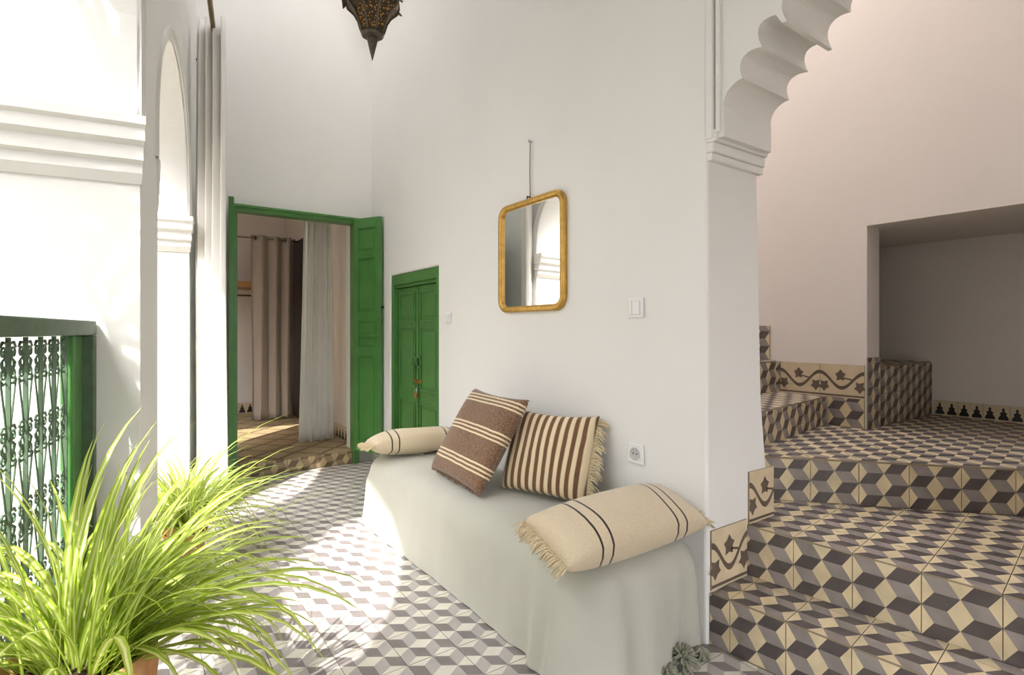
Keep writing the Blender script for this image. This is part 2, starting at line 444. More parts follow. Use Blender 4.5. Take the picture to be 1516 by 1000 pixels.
# ---- floor
floor = struct(box('floor', (-0.6, -3.2, -0.12), (2.05, Y_F+0.02, -TILE_T), GROUT), 'cement tile floor with tumbling block pattern')
pl = lambda y: L0.x+(y-L0.y)*math.tan(ANG)
tile_field(floor, (0, 0, -TILE_T), (0, 1, 0), (-1, 0, 0), [(1.0, -X_S+0.002), (Y_F-0.012, -X_S+0.002), (Y_F-0.012, -pl(Y_F)-0.005), (1.0, -pl(1.0)-0.005)], kind='worn_cube')
tile_field(floor, (0, 0, -TILE_T), (0, 1, 0), (-1, 0, 0), [(1.0, -X_S-0.038), (Y_P, -X_S-0.008), (Y_P, -X_S+0.001), (1.0, -X_S+0.001)], kind='worn_cube')
tile_field(floor, (0, 0, -TILE_T), (0, 1, 0), (-1, 0, 0), [(-0.8, -X_S-0.236), (1.0, -X_S-0.036), (1.0, -pl(1.0)-0.005), (-0.8, -pl(-0.8)-0.005)], kind='worn_cube', name='tiles', join=True)

# ---- arcade wall (wall_left) with two round arches
def arch_cut(y0, y1, hc, x0=-1.0, x1=0.4, zb=-0.5, seg=40):
    r = (y1-y0)/2; c = (y0+y1)/2
    poly = [(y0, zb), (y1, zb)]+[(c+r*math.cos(PI*k/seg), hc+r*math.sin(PI*k/seg)) for k in range(seg+1)]
    return prism('cut', poly, 'x', x0, x1, PLASTER, M=ML)
A1 = (-1.85, 0.0, 2.30); A2 = (0.425, 1.82, 2.06)
wall_left = box('wall_left', (-TW, -4.8, -0.1), (0, 2.62, H_C+0.1), PLASTER, M=ML)
boolean(wall_left, [arch_cut(*A1), arch_cut(*A2), arch_cut(-4.55, -3.05, 2.06)])  # last cut: unseen arch behind the camera, added to light the stairs
struct(wall_left, 'white plaster arcade wall with round arches')
def archivolt(name, y0, y1, hc, zs, prof):
    """stepped moulding band around an arch on the room face; prof: list of (offset out from the edge, projection)"""
    r = (y1-y0)/2; c = (y0+y1)/2; seg = 40
    path = [(y1, zs, 1, 0)]+[(c+r*math.cos(PI*k/seg), hc+r*math.sin(PI*k/seg), math.cos(PI*k/seg), math.sin(PI*k/seg)) for k in range(seg+1)]+[(y0, zs, -1, 0)]
    bm = bmesh.new(); rings = []
    for y, z, ny, nz in path:
        rings.append([bm.verts.new(ML @ Vector((p, y+o_*ny, z+o_*nz))) for o_, p in prof])
    for A, B in zip(rings, rings[1:]):
        for k in range(len(prof)-1): bm.faces.new((A[k], A[k+1], B[k+1], B[k]))
    o = bm_obj(name, bm, PLASTER); return struct(o)
AP = [(0.0, -0.01), (0.0, 0.004), (0.022, 0.004), (0.025, 0.008), (0.042, 0.008), (0.045, 0.013), (0.062, 0.013), (0.066, -0.005)]
archivolt('trim_1', *A1, 1.96, AP); archivolt('trim_2', *A2, 1.96, AP)
def capital(name, ycen, sgn, z0, k_=1.0):
    """stepped impost block on a jamb; sgn=-1: projects towards -y from the jamb face"""
    steps = [(z0-0.20, 0.008), (z0-0.165, 0.03), (z0-0.13, 0.03), (z0-0.12, 0.05), (z0-0.07, 0.05), (z0-0.055, 0.075), (z0-0.012, 0.075), (z0, 0.09), (z0+0.03, 0.09), (z0+0.035, 0.0)]
    bm = bmesh.new(); rings = []
    for z, p in steps:
        p *= k_
        y_out = ycen+sgn*p
        rings.append([bm.verts.new(ML @ Vector(q)) for q in ((-TW-p*0.3, ycen-sgn*0.02, z), (-TW-p*0.3, y_out, z), (p*0.32+0.002, y_out, z), (p*0.32+0.002, ycen-sgn*0.02, z))])
    for A, B in zip(rings, rings[1:]):
        for k in range(4): bm.faces.new((A[k], A[(k+1) % 4], B[(k+1) % 4], B[k]))
    bm.faces.new(rings[0][::-1]); bm.faces.new(rings[-1])
    return struct(bm_obj(name, bm, PLASTER))
capital('trim_3', A1[1], -1, 1.945); capital('trim_4', A2[1], -1, 1.93); capital('trim_5', A2[0], 1, 1.93, 0.25); capital('trim_6', A1[0], 1, 1.985)

# ---- far wall with doorway
wall_far = box('wall_far', (0.0, Y_F, -0.1), (X_S+0.02, Y_F+0.22, H_C+0.1), PLASTER)
boolean(wall_far, [box('cut', (0.655, Y_F-0.2, -0.3), (1.635, Y_F+0.5, 2.19), PLASTER)])
struct(wall_far, 'white plaster end wall with doorway')

# ---- bench wall with the small door recess, and the stair arch spandrel
secs = [(-0.1, 2.26), (0.45, 2.23), (0.9, 2.17), (1.9, 2.135), (H_C+0.1, 2.135)]
bm = bmesh.new(); rings = []
for z, xr in secs:
    rings.append([bm.verts.new(p) for p in ((X_S, Y_P, z), (xr, Y_P, z), (xr, Y_F+0.2, z), (X_S, Y_F+0.2, z))])
for A, B in zip(rings, rings[1:]):
    for k in range(4): bm.faces.new((A[k], A[(k+1) % 4], B[(k+1) % 4], B[k]))
bm.faces.new(rings[0][::-1]); bm.faces.new(rings[-1])
wall_right = bm_obj('wall_right', bm, PLASTER)
SD = (3.50, 4.39, 1.67)
boolean(wall_right, [box('cut', (X_S-0.2, SD[0], -0.3), (X_S+0.12, SD[1], SD[2]), PLASTER)])
bv = wall_right.modifiers.new('soft', 'BEVEL'); bv.width = 0.014; bv.segments = 3; bv.limit_method = 'ANGLE'; bv.angle_limit = math.radians(60)
struct(wall_right, 'white plaster wall behind the daybed')

# lobed arch: profile in (y,z)
def lobed(y0, y1, zs):
    pts = []
    base = []
    ym = (y0+y1)/2; n = 11
    for i in range(n+1):
        t = i/n; base.append((y0+(ym-y0)*t, zs+0.86*t**0.95))
    for i in range(n):
        a, b = base[i], base[i+1]; k = 10
        dx, dz = b[0]-a[0], b[1]-a[1]; L = math.hypot(dx, dz); nx, nz = dz/L, -dx/L
        if nz < 0: nx, nz = -nx, -nz
        bulge = (0.03, 0.05, 0.062, 0.042)[i % 4]
        for q in range(k):
            s = q/k
            bb = bulge*math.sin(PI*s)**0.75
            pts.append((a[0]+dx*s+nx*bb, a[1]+dz*s+nz*bb))
        if i in (2, 6):
            pts.append((b[0]+0.004, b[1]-0.03)); pts.append((b[0]-0.012, b[1]-0.03))
    pts.append(base[-1])
    return pts
half = lobed(Y_P-0.06, -0.45, 2.03)
ymid = (Y_P-0.06-0.45)/2
prof = [(Y_P+0.001, 1.93), (Y_P-0.06, 1.93)]+half+[(2*ymid-y, z) for y, z in half[::-1][1:]]+[(-0.45, 1.93), (-0.51, 1.93), (-0.51, H_C+0.1), (Y_P+0.001, H_C+0.1)]
spand = prism('wall_arch', prof, 'x', X_S+0.018, 2.135, PLASTER)
struct(spand, 'white plaster wall with scalloped arch over the stairs')
struct(box('trim_7', (X_S-0.004, Y_P-0.024, 1.93), (X_S+0.03, Y_P+0.004, H_C), PLASTER, bev=0.004))
struct(box('trim_8', (X_S+0.006, Y_P-0.05, 1.95), (X_S+0.03, Y_P-0.03, H_C), PLASTER, bev=0.004))
bm = bmesh.new()
for i, (z0, z1, p) in enumerate(((1.85, 1.88, 0.006), (1.88, 1.92, 0.014), (1.92, 1.965, 0.024))):
    add_box(bm, (X_S+0.003, Y_P-p-0.012, z0), (2.15+p*0.25, Y_P+0.01, z1), 0.006)
struct(bm_obj('trim_9', bm, PLASTER))
# the wall beyond the arch (beside the camera)
struct(box('wall_near', (X_S, -2.3, -0.1), (2.135, -0.45, H_C+0.1), PLASTER))

wall_rear = box('wall_rear', (-1.3, -2.4, -0.1), (2.13, -2.25, H_C+0.1), PLASTER)
boolean(wall_rear, [box('cut', (0.1, -2.6, 0.2), (1.25, -2.0, 2.5), PLASTER)])  # unseen opening added to light the daybed end and the wall end
struct(wall_rear)
# ---- ceiling
SKX0, SKX1, SKY0, SKY1 = 0.25, 1.40, 2.6, 4.65  # unseen ceiling opening and shaft, added to light the far wall
ceil_ = box('ceiling', (-0.9, -2.3, H_C), (2.13, Y_F+0.2, H_C+0.15), CEIL)
boolean(ceil_, [box('cut', (SKX0, SKY0, H_C-0.5), (SKX1, SKY1, H_C+0.5), CEIL)])
struct(ceil_, 'white plaster ceiling with a deep light shaft')
shaft = box('ceiling_shaft', (SKX0-0.1, SKY0-0.1, H_C+0.14), (SKX1+0.1, SKY1+0.1, H_C+1.95), CEIL)
boolean(shaft, [box('cut', (SKX0, SKY0, H_C), (SKX1, SKY1, H_C+2.4), CEIL)])
struct(shaft)

# ---- stair hall: back wall with recess
X_B = 3.6; H_W = 6.6
wall_b = box('wall_stair_back', (X_B, -1.4, -0.1), (X_B+0.17, 5.2, H_W), STAIRPL)
boolean(wall_b, [box('cut', (X_B-0.2, 0.1, 0.3), (X_B+0.5, 1.44, 1.83), STAIRPL)])
struct(wall_b, 'pinkish white plaster wall beside the stairs')
struct(box('wall_niche_back', (4.65, -0.1, 0), (4.8, 2.4, 2.3), STAIRPL), 'back wall of the deep recess')
struct(box('wall_niche_left', (X_B+0.17, 2.2, 0), (4.65, 2.35, 2.3), STAIRPL))
struct(box('wall_niche_right', (X_B+0.17, -0.1, 0), (4.65, 0.05, 2.3), STAIRPL))
struct(box('ceiling_niche', (X_B+0.17, 0.05, 1.83), (4.65, 2.2, 2.0), STAIRPL), 'low plaster ceiling of the recess')
wsn = box('wall_stair_near', (2.135, -1.5, -0.1), (X_B+0.17, -1.35, H_W), STAIRPL)
struct(wsn)
struct(box('ceiling_stair', (2.0, -1.5, H_W), (X_B+0.17, -0.1, H_W+0.12), STAIRPL))  # unseen partial cap added to dim the stairwell light
struct(box('wall_stair_far', (2.135, Y_F+0.2, -0.1), (X_B, Y_F+0.35, H_W), STAIRPL))
struct(box('wall_stair_upper', (2.0, -1.5, H_C+0.1), (2.135, Y_F+0.35, H_W), STAIRPL))  # unseen upper walls, added as an open-topped light well for the stairs

# ---- staircase
ZC, ZB, ZA, ZD, ZE, ZF = 0.20, 0.405, 0.607, 0.785, 0.995, 1.20
stairs = empty('staircase', (1.9, 1.0, 0)); tag(stairs, 'winding staircase tiled with cream, grey and dark cube-pattern cement tiles', 'staircase')
STI = Matrix.Translation((-1.9, -1.0, 0))
def cl(y): return X_S+0.012+(Y_P-y)*0.1117
def bl(y): return 2.055+(Y_P-y)*0.1188
aU = Vector((0.663, -0.749, 0)).normalized()
A_0 = Vector((2.26, 1.616, 0))
def step(poly, z0, z1):
    p = [(x-1.9, y-1.0) for x, y in poly]
    return prism('step', p, 'z', z0, z1, GROUT, stairs)
def in_step(o, *a, **k):
    org = Vector(a[0])-Vector((1.9, 1.0, 0))
    return tile_field(o, org, *a[1:], **k)
YN = -1.3
yE = Y_P-0.002
# lowest step
sC = step([(cl(yE)+TILE_T, yE), (cl(YN)+TILE_T, YN), (bl(YN)+0.03, YN), (bl(yE)+0.03, yE)], -0.05, ZC-TILE_T)
dC = Vector((cl(YN)-cl(yE), YN-yE, 0)); LC = dC.length; dC.normalize()
in_step(sC, (cl(yE)+TILE_T, yE, 0.0), dC, (0, 0, 1), [(0, 0), (LC, 0), (LC, ZC-0.006), (0, ZC-0.006)], h=0.2, phase=(-0.12, 0))
perp = Vector((-dC.y, dC.x, 0)); depC = 0.262
in_step(sC, (cl(yE), yE, ZC-TILE_T), dC, perp, [(0.03, 0.0), (LC, 0.0), (LC, depC), (0.0, depC)], phase=(-0.12, 0))
# second step
sB = step([(bl(yE)+TILE_T, yE), (bl(YN)+TILE_T, YN), (X_B-0.005, YN), (X_B-0.005, 0.06), (2.275, 1.57), (2.275, yE)], -0.05, ZB-TILE_T)
dB = Vector((bl(YN)-bl(yE), YN-yE, 0)); LB = dB.length; dB.normalize(); perpB = Vector((-dB.y, dB.x, 0))
in_step(sB, (bl(yE)+TILE_T, yE, ZC), dB, (0, 0, 1), [(0, 0), (LB, 0), (LB, ZB-ZC-0.006), (0, ZB-ZC-0.006)], h=0.2, phase=(-0.02, 0))
def to2(p, o, u, v): d = Vector((p[0]-o[0], p[1]-o[1], 0)); return (d.dot(u), d.dot(v))
ob = (bl(yE), yE)
regB = [to2(p, ob, dB, perpB) for p in ((bl(yE)-0.0, yE), (bl(YN), YN), (X_B-0.01, YN), (X_B-0.01, 0.095), (2.565, 1.265))]
in_step(sB, (bl(yE), yE, ZB-TILE_T), dB, perpB, regB, phase=(-0.02, 0))
in_step(sB, (bl(yE), yE, ZB-TILE_T), dB, perpB, [to2(p, ob, dB, perpB) for p in ((2.268, 1.266), (2.567, 1.266), (2.268, 1.60))], phase=(-0.02, 0))
# landing, running on into the recess
aV = Vector((0.749, 0.663, 0))
aEnd = A_0+aU*((X_B-A_0.x)/aU.x)
sA = step([(A_0.x+0.006, A_0.y+0.005), (aEnd.x-0.002, aEnd.y+0.012), (4.655, aEnd.y+0.012), (4.655, 1.45), (X_B+0.01, 1.67), (2.275, 1.485+0.15), ], -0.05, ZA-TILE_T)
LA = (aEnd-A_0).length
in_step(sA, A_0+aV*TILE_T+Vector((0, 0, ZB)), aU, (0, 0, 1), [(0.0, 0), (LA-0.01, 0), (LA-0.01, ZA-ZB-0.008), (0.0, ZA-ZB-0.008)], h=0.2, phase=(0.07, 0))
oA = (A_0.x, A_0.y)
P2 = lambda *ps: [to2(p, oA, aU, aV) for p in ps]
in_step(sA, A_0+Vector((0, 0, ZA-TILE_T)), aU, aV, P2((2.32, 1.548+0.0), (aEnd.x-0.004, aEnd.y), (X_B, aEnd.y+0.01), (X_B, 1.655), (2.32, 1.485+0.02)) if False else P2((2.357, 1.5115), (aEnd.x, aEnd.y), (X_B-0.0, aEnd.y+0.005), (X_B-0.0, 1.672)), phase=(0.07, 0))
in_step(sA, A_0+Vector((0, 0, ZA-TILE_T)), aU, aV, P2((X_B, 0.12), (4.645, 0.12), (4.645, 1.435), (X_B, 1.435)), phase=(0.07, 0))
# upper flight
d0, d1 = (2.275, 1.505), (X_B-0.002, 1.675)
sD = step([d0, d1, (X_B-0.002, 2.03), (2.2, 2.03)], 0.3, ZD-TILE_T)
dD = Vector((d1[0]-d0[0], d1[1]-d0[1], 0)); LD = dD.length; dD.normalize()
in_step(sD, (d0[0], d0[1], ZA), dD, (0, 0, 1), [(0.1, 0), (LD-0.012, 0), (LD-0.012, ZD-ZA-0.008), (0.1, ZD-ZA-0.008)], h=0.2, phase=(LD-8*0.2, 0))
in_step(sD, (2.3, 1.5, ZD-TILE_T), (1, 0, 0), (0, 1, 0), [(0.0, 0.005), (1.29, 0.17), (1.29, 0.49), (0.0, 0.49)], phase=(0.09, 0.1))
sE = step([(2.2, 2.0), (X_B-0.002, 2.0), (X_B-0.002, 2.33), (2.2, 2.33)], 0.3, ZE-TILE_T)
in_step(sE, (2.3, 2.0, ZD), (1, 0, 0), (0, 0, 1), [(0.0, 0), (1.28, 0), (1.28, ZE-ZD-0.008), (0.0, ZE-ZD-0.008)], h=0.2, phase=(0.09, 0))
in_step(sE, (2.3, 2.0, ZE-TILE_T), (1, 0, 0), (0, 1, 0), [(0.0, -0.008), (1.28, -0.008), (1.28, 0.29), (0.0, 0.29)], phase=(0.09, 0.1))
sF = step([(2.2, 2.3), (X_B-0.002, 2.3), (X_B-0.002, 2.65), (2.2, 2.65)], 0.3, ZF-TILE_T)
in_step(sF, (2.3, 2.3, ZE), (1, 0, 0), (0, 0, 1), [(0.0, 0), (1.28, 0), (1.28, ZF-ZE-0.008), (0.0, ZF-ZE-0.008)], h=0.2, phase=(0.09, 0))
# raised block in the recess
blk = empty('raised_ledge', (X_B+0.5, 1.8, ZA)); tag(blk, 'low block clad in small cube-pattern tiles inside the stair recess', 'ledge')
lb = box('body', (-0.485, -0.35, -0.1), (0.545, 0.395, 0.367), GROUT, blk)
BO = Vector((-(X_B+0.5), -1.8, -ZA))
def in_blk(org, *a, **k): return tile_field(blk, Vector(org)+BO, *a, **k)
in_blk((X_B, 1.45, ZA), (1, 0, 0), (0, 0, 1), [(0.18, 0), (1.045, 0), (1.045, 0.367), (0.18, 0.367)], w=0.2, phase=(-0.03, 0))
in_blk((X_B, 1.441, ZA), (1, 0, 0), (0, 0, 1), [(0.0, 0), (0.172, 0), (0.172, 0.43), (0.0, 0.43)], w=0.2, phase=(-0.03, 0))
in_blk((X_B+0.17, 1.45, ZA+0.367), (1, 0, 0), (0, 1, 0), [(0.004, 0), (0.87, 0), (0.87, 0.73), (0.004, 0.73)], w=0.2)

# skirting tiles: each run is a thing of the setting with its tiles as parts
def skirting(name, label):
    o = empty(name); return struct(o, label)
sk = skirting('baseboard_stair', 'vine-pattern border tiles along the stair wall')
tile_field(sk, (X_B-0.001, 1.965, ZD), (0, -1, 0), (0, 0, 1), [(0, 0), (0.515, 0), (0.515, 0.207), (0, 0.207)], kind='vine', w=0.2575, h=0.207)
tile_field(sk, (X_B-0.001, 1.68, ZA), (0, -1, 0), (0, 0, 1), [(0.02, 0), (0.23, 0), (0.23, 0.178), (0.02, 0.178)], kind='cube', w=0.21, phase=(0.02, 0))
tile_field(sk, (X_B-0.001, 2.0, ZD), (0, -1, 0), (0, 0, 1), [(-0.002, 0), (0.034, 0), (0.034, 0.207), (-0.002, 0.207)], kind='cube', w=0.2, phase=(-0.1, 0))
tile_field(sk, (X_B-0.001, 2.3, ZE), (0, -1, 0), (0, 0, 1), [(0, 0), (0.26, 0), (0.26, 0.24), (0, 0.24)], kind='cube', w=0.2, h=None, phase=(0.06, 0.0))
sk2 = skirting('baseboard_pier', 'vine-pattern border tiles at the foot of the wall end')
tile_field(sk2, (X_S+0.012, Y_P+0.001, ZC), (1, 0, 0), (0, 0, 1), [(0.005, 0), (0.245, 0), (0.245, 0.232), (0.005, 0.232)], kind='vine', w=0.24, h=0.232, phase=(0.005, 0))
tile_field(sk2, (2.064, Y_P+0.001, ZB), (1, 0, 0), (0, 0, 1), [(0.0, 0), (0.185, 0), (0.185, 0.215), (0.0, 0.215)], kind='vine', w=0.24, h=0.215, phase=(0.0, 0))
sk3 = skirting('baseboard_niche', 'black turret-motif border tiles in the stair recess')
tile_field(sk3, (4.651, 1.43, ZA), (0, -1, 0), (0, 0, 1), [(0, 0), (1.36, 0), (1.36, 0.105), (0, 0.105)], kind='turret', w=0.136, h=0.105)

# ---- room beyond the doorway
ZR = 0.11
fl2 = struct(box('floor_bedroom', (-1.0, Y_F+0.004+TILE_T, -0.1), (1.72, 8.0, ZR-TILE_T), GROUT), 'raised ochre tiled floor beyond the doorway')
c45 = math.sqrt(0.5)
def rot2(ps): return [((x-1.0)*c45+(y-4.9)*c45, -(x-1.0)*c45+(y-4.9)*c45) for x, y in ps]
tile_field(fl2, (1.0, 4.9, ZR-TILE_T), (c45, c45, 0), (-c45, c45, 0), rot2([(0.0, Y_F+0.012), (1.695, Y_F+0.012), (1.695, 7.87), (0.0, 7.87)]), kind='lozenge', w=0.25)
tile_field(fl2, (0.66, Y_F+0.004+TILE_T, 0.0), (1, 0, 0), (0, 0, 1), [(0.002, 0), (0.97, 0), (0.97, ZR-0.002), (0.002, ZR-0.002)], kind='ochre_cube', w=0.2, phase=(0, -0.06))
struct(box('wall_bedroom_back', (-1.0, 7.88, -0.1), (1.9, 8.03, 3.2), STAIRPL), 'plaster back wall of the room beyond the door')
struct(box('wall_bedroom_right', (1.7, Y_F+0.2, -0.1), (1.79, 7.9, 3.2), STAIRPL), 'plaster side wall of the room beyond the door')
struct(box('wall_bedroom_left', (-1.1, Y_F+0.2, -0.1), (-1.0, 7.9, 3.2), STAIRPL))
struct(box('ceiling_bedroom', (-1.0, Y_F+0.2, 2.95), (1.79, 8.0, 3.1), STAIRPL))
sk4 = skirting('baseboard_bedroom', 'black turret-motif border tiles around the room beyond the door')
tile_field(sk4, (0.35, 7.879, ZR), (1, 0, 0), (0, 0, 1), [(0, 0), (1.33, 0), (1.33, 0.14), (0, 0.14)], kind='turret', w=0.19, h=0.14)
tile_field(sk4, (1.699, 7.87, ZR), (0, -1, 0), (0, 0, 1), [(0.8, 0), (2.75, 0), (2.75, 0.14), (0.8, 0.14)], kind='turret', w=0.19, h=0.14)

# ---- patio outside the arcade
struct(box('floor_terrace', (-0.3, -9, -0.3), (6, -2.42, -0.13), PAVE))  # unseen ground added so the rear opening receives bounce light
struct(box('floor_patio', (-7, -9, -0.3), (-0.3, 9, -0.13), PAVE), 'pale paving of the patio')
struct(box('wall_patio', (-4.7, -9, -0.3), (-4.5, 9, 6.0), PLASTER), 'white wall across the patio')  # out of view; height and distance set to cut low sky on the daybed wall
struct(box('wall_patio_near', (-4.5, -3.2, -0.3), (-1.05, -3.0, 6.5), PLASTER), 'white near wall of the patio')  # added out of view to keep low sky off the arch jamb
struct(box('trim_10', (-TW-0.80, -4.8, H_C+0.12), (-TW+0.02, 5.0, H_C+0.3), CEIL, M=ML))  # unseen overhang added outside to block overhead sky from the arch jambs
struct(box('wall_patio_end', (-7, 7.6, -0.3), (-1.1, 7.8, 4.0), PLASTER), 'white end wall of the patio')  # out of view, added to bounce sun into the arches

# ================================================================== DOORS
fr = empty('door_frame', (1.145, Y_F, 0)); tag(fr, 'green painted wooden frame around the open doorway', 'door frame')
def T(p, o): return (p[0]-o[0], p[1]-o[1], p[2]-o[2])
FO = (1.145, Y_F, 0)
box('post', T((0.625, Y_F-0.05, 0.0), FO), T((0.672, Y_F+0.06, 2.16), FO), GREEN, fr, 0.004)
box('post', T((1.615, Y_F-0.05, 0.0), FO), T((1.662, Y_F+0.06, 2.16), FO), GREEN, fr, 0.004)
box('lintel', T((0.62, Y_F-0.055, 2.16), FO), T((1.668, Y_F+0.06, 2.215), FO), GREEN, fr, 0.004)
bd = box('bead', T((0.62, Y_F-0.066, 2.195), FO), T((1.668, Y_F-0.056, 2.215), FO), GREEN, fr, 0.002)

def door_leaf(name, label, hinge, near, z0, z1, flip=1, bolt=True):
    d = Vector((near[0]-hinge[0], near[1]-hinge[1], 0)); L = d.length; a = math.atan2(d.y, d.x)
    t = empty(name, (hinge[0], hinge[1], z0), a); tag(t, label, 'door')
    H = z1-z0; th = 0.036
    # stiles, rails and panels as separate pieces
    st = 0.055
    box('stile', (0, -th/2, 0), (st, th/2, H), GREEN, t, 0.003)
    box('stile', (L-st, -th/2, 0), (L, th/2, H), GREEN, t, 0.003)
    cuts = [0, 0.10, 0.62*H*0.66, 0.62*H*0.66+0.08, H*0.56, H*0.56+0.08, H-0.36, H-0.30, H-0.09, H]
    for i in range(0, len(cuts), 2):
        box('rail', (st-0.001, -th/2, cuts[i]), (L-st+0.001, th/2, cuts[i+1]), GREEN, t, 0.002)
    for i in range(1, len(cuts)-1, 2):
        p = box('panel', (st-0.004, -th/2+0.011, cuts[i]-0.003), (L-st+0.004, th/2-0.011, cuts[i+1]+0.003), GREEN, t)
        box('panel_field', (st+0.022, -th/2+0.004, cuts[i]+0.024), (L-st-0.022, th/2-0.004, cuts[i+1]-0.024), GREEN, p, 0.004)
    if bolt:
        b = box('bolt', (L*0.25, flip*(th/2+0.001)-0.006 if flip > 0 else -th/2-0.013, H*0.49), (L-0.01, th/2+0.013 if flip > 0 else -th/2-0.001, H*0.49+0.02), GREEN, t, 0.003)
        box('bolt_staple', (L*0.55, -th/2-0.02 if flip < 0 else th/2, H*0.49-0.012), (L*0.62, -th/2 if flip < 0 else th/2+0.02, H*0.49+0.032), GREEN, b, 0.003)
    for hz in (0.25, H*0.5, H-0.25):
        lathe('hinge', [(0.009, -0.04), (0.009, 0.04)], GREEN, t, 10, (-0.004, 0, hz))
    return t, L, H
t, L, H = door_leaf('door_leaf', 'open green door leaf with panels and a sliding bolt, folded towards the small door', (1.618, 4.785), (1.766, 4.525), 0.125, 2.20, -1)
tube('knob', [(L+0.0, 0, 1.28), (L+0.02, 0.0, 1.28)], [0.008, 0.012], IRON, t)
tube('knob', [(L+0.0, 0, 1.18), (L+0.014, 0.0, 1.18)], [0.006, 0.008], CHROME, t)
t, L, H = door_leaf('door_leaf', 'open green door leaf beside the hanging curtain, seen edge-on', (0.628, 4.79), (0.580, 4.44), 0.09, 2.19, 1, False)
box('latch_plate', (L-0.001, -0.012, 1.18), (L+0.002, 0.012, 1.26), GREEN, t)

# small double door in the bench wall
SDO = (X_S+0.05, (SD[0]+SD[1])/2, 0)
sd = empty('cupboard_door', SDO); tag(sd, 'low green double door with ring pulls and a padlock in the white wall', 'door')
ym = 0.0; hw = (SD[1]-SD[0])/2
def sbox(n, y0, y1, z0, z1, x0, x1, m=GREEN, parent=None, bev=0.003): return box(n, (x0, y0, z0), (x1, y1, z1), m, parent or sd, bev)
sbox('frame_post', -hw+0.003, -hw+0.05, 0.0, SD[2]-0.003, -0.042, 0.045)
sbox('frame_post', hw-0.05, hw-0.003, 0.0, SD[2]-0.003, -0.042, 0.045)
sbox('frame_head', -hw+0.05, hw-0.05, SD[2]-0.085, SD[2]-0.003, -0.042, 0.045)
sbox('frame_bead', -hw+0.05, hw-0.05, SD[2]-0.11, SD[2]-0.085, -0.02, 0.03)
for s in (-1, 1):
    a, b = (-hw+0.055, -0.003) if s < 0 else (0.003, hw-0.055)
    lf = sbox('leaf', a, b, 0.01, SD[2]-0.115, 0.004, 0.034)
    W = b-a
    zz = [(0.10, 0.62), (0.74, 1.22), (1.285, 1.50)]
    for z0, z1 in zz:
        bm = bmesh.new()
        y0, y1 = a+0.055, b-0.055
        e = 0.014
        add_box(bm, (-0.008, y0-e, z0-e), (0.006, y0, z1+e), 0.002); add_box(bm, (-0.008, y1, z0-e), (0.006, y1+e, z1+e), 0.002)
        add_box(bm, (-0.008, y0, z0-e), (0.006, y1, z0), 0.002); add_box(bm, (-0.008, y0, z1), (0.006, y1, z1+e), 0.002)
        mo = bm_obj('panel_moulding', bm, GREEN, lf)
        sbox('panel', y0+0.025, y1-0.025, z0+0.025, z1-0.025, -0.003, 0.006, parent=lf, bev=0.002)
sbox('meeting_strip', -0.014, 0.014, 0.01, SD[2]-0.115, -0.008, 0.006)
for s in (-1, 1):
    rg = [(-0.016, s*0.045+0.034*math.cos(k*PI/10), 0.955+0.04*math.sin(k*PI/10)) for k in range(20)]
    r_ = tube('ring_pull', rg, 0.006, GREEN, sd, 8, True)
    lathe('ring_boss', [(0.0, -0.011), (0.016, -0.006), (0.016, 0.006), (0.0, 0.011)], GREEN, r_, 12, (-0.014, s*0.045, 0.995))
hs = sbox('hasp', -0.075, 0.055, 0.785, 0.815, -0.012, -0.002, BRASS)
tube('hasp_staple', [(-0.012, -0.03, 0.79), (-0.032, -0.03, 0.79), (-0.032, -0.03, 0.81), (-0.012, -0.03, 0.81)], 0.004, BRASS, hs)
pk = sbox('padlock', -0.028, 0.014, 0.665, 0.71, -0.032, -0.010, BRASS, bev=0.006)
tube('shackle', [(-0.021, -0.02, 0.70), (-0.021, -0.02, 0.735), (-0.021, -0.007, 0.75), (-0.021, 0.006, 0.735), (-0.021, 0.006, 0.70)], 0.004, CHROME, pk)
lathe('stud', [(0.0, -0.004), (0.008, 0.0), (0.0, 0.004)], BRASS, sd, 10, (-0.010, 0.005, 1.30))

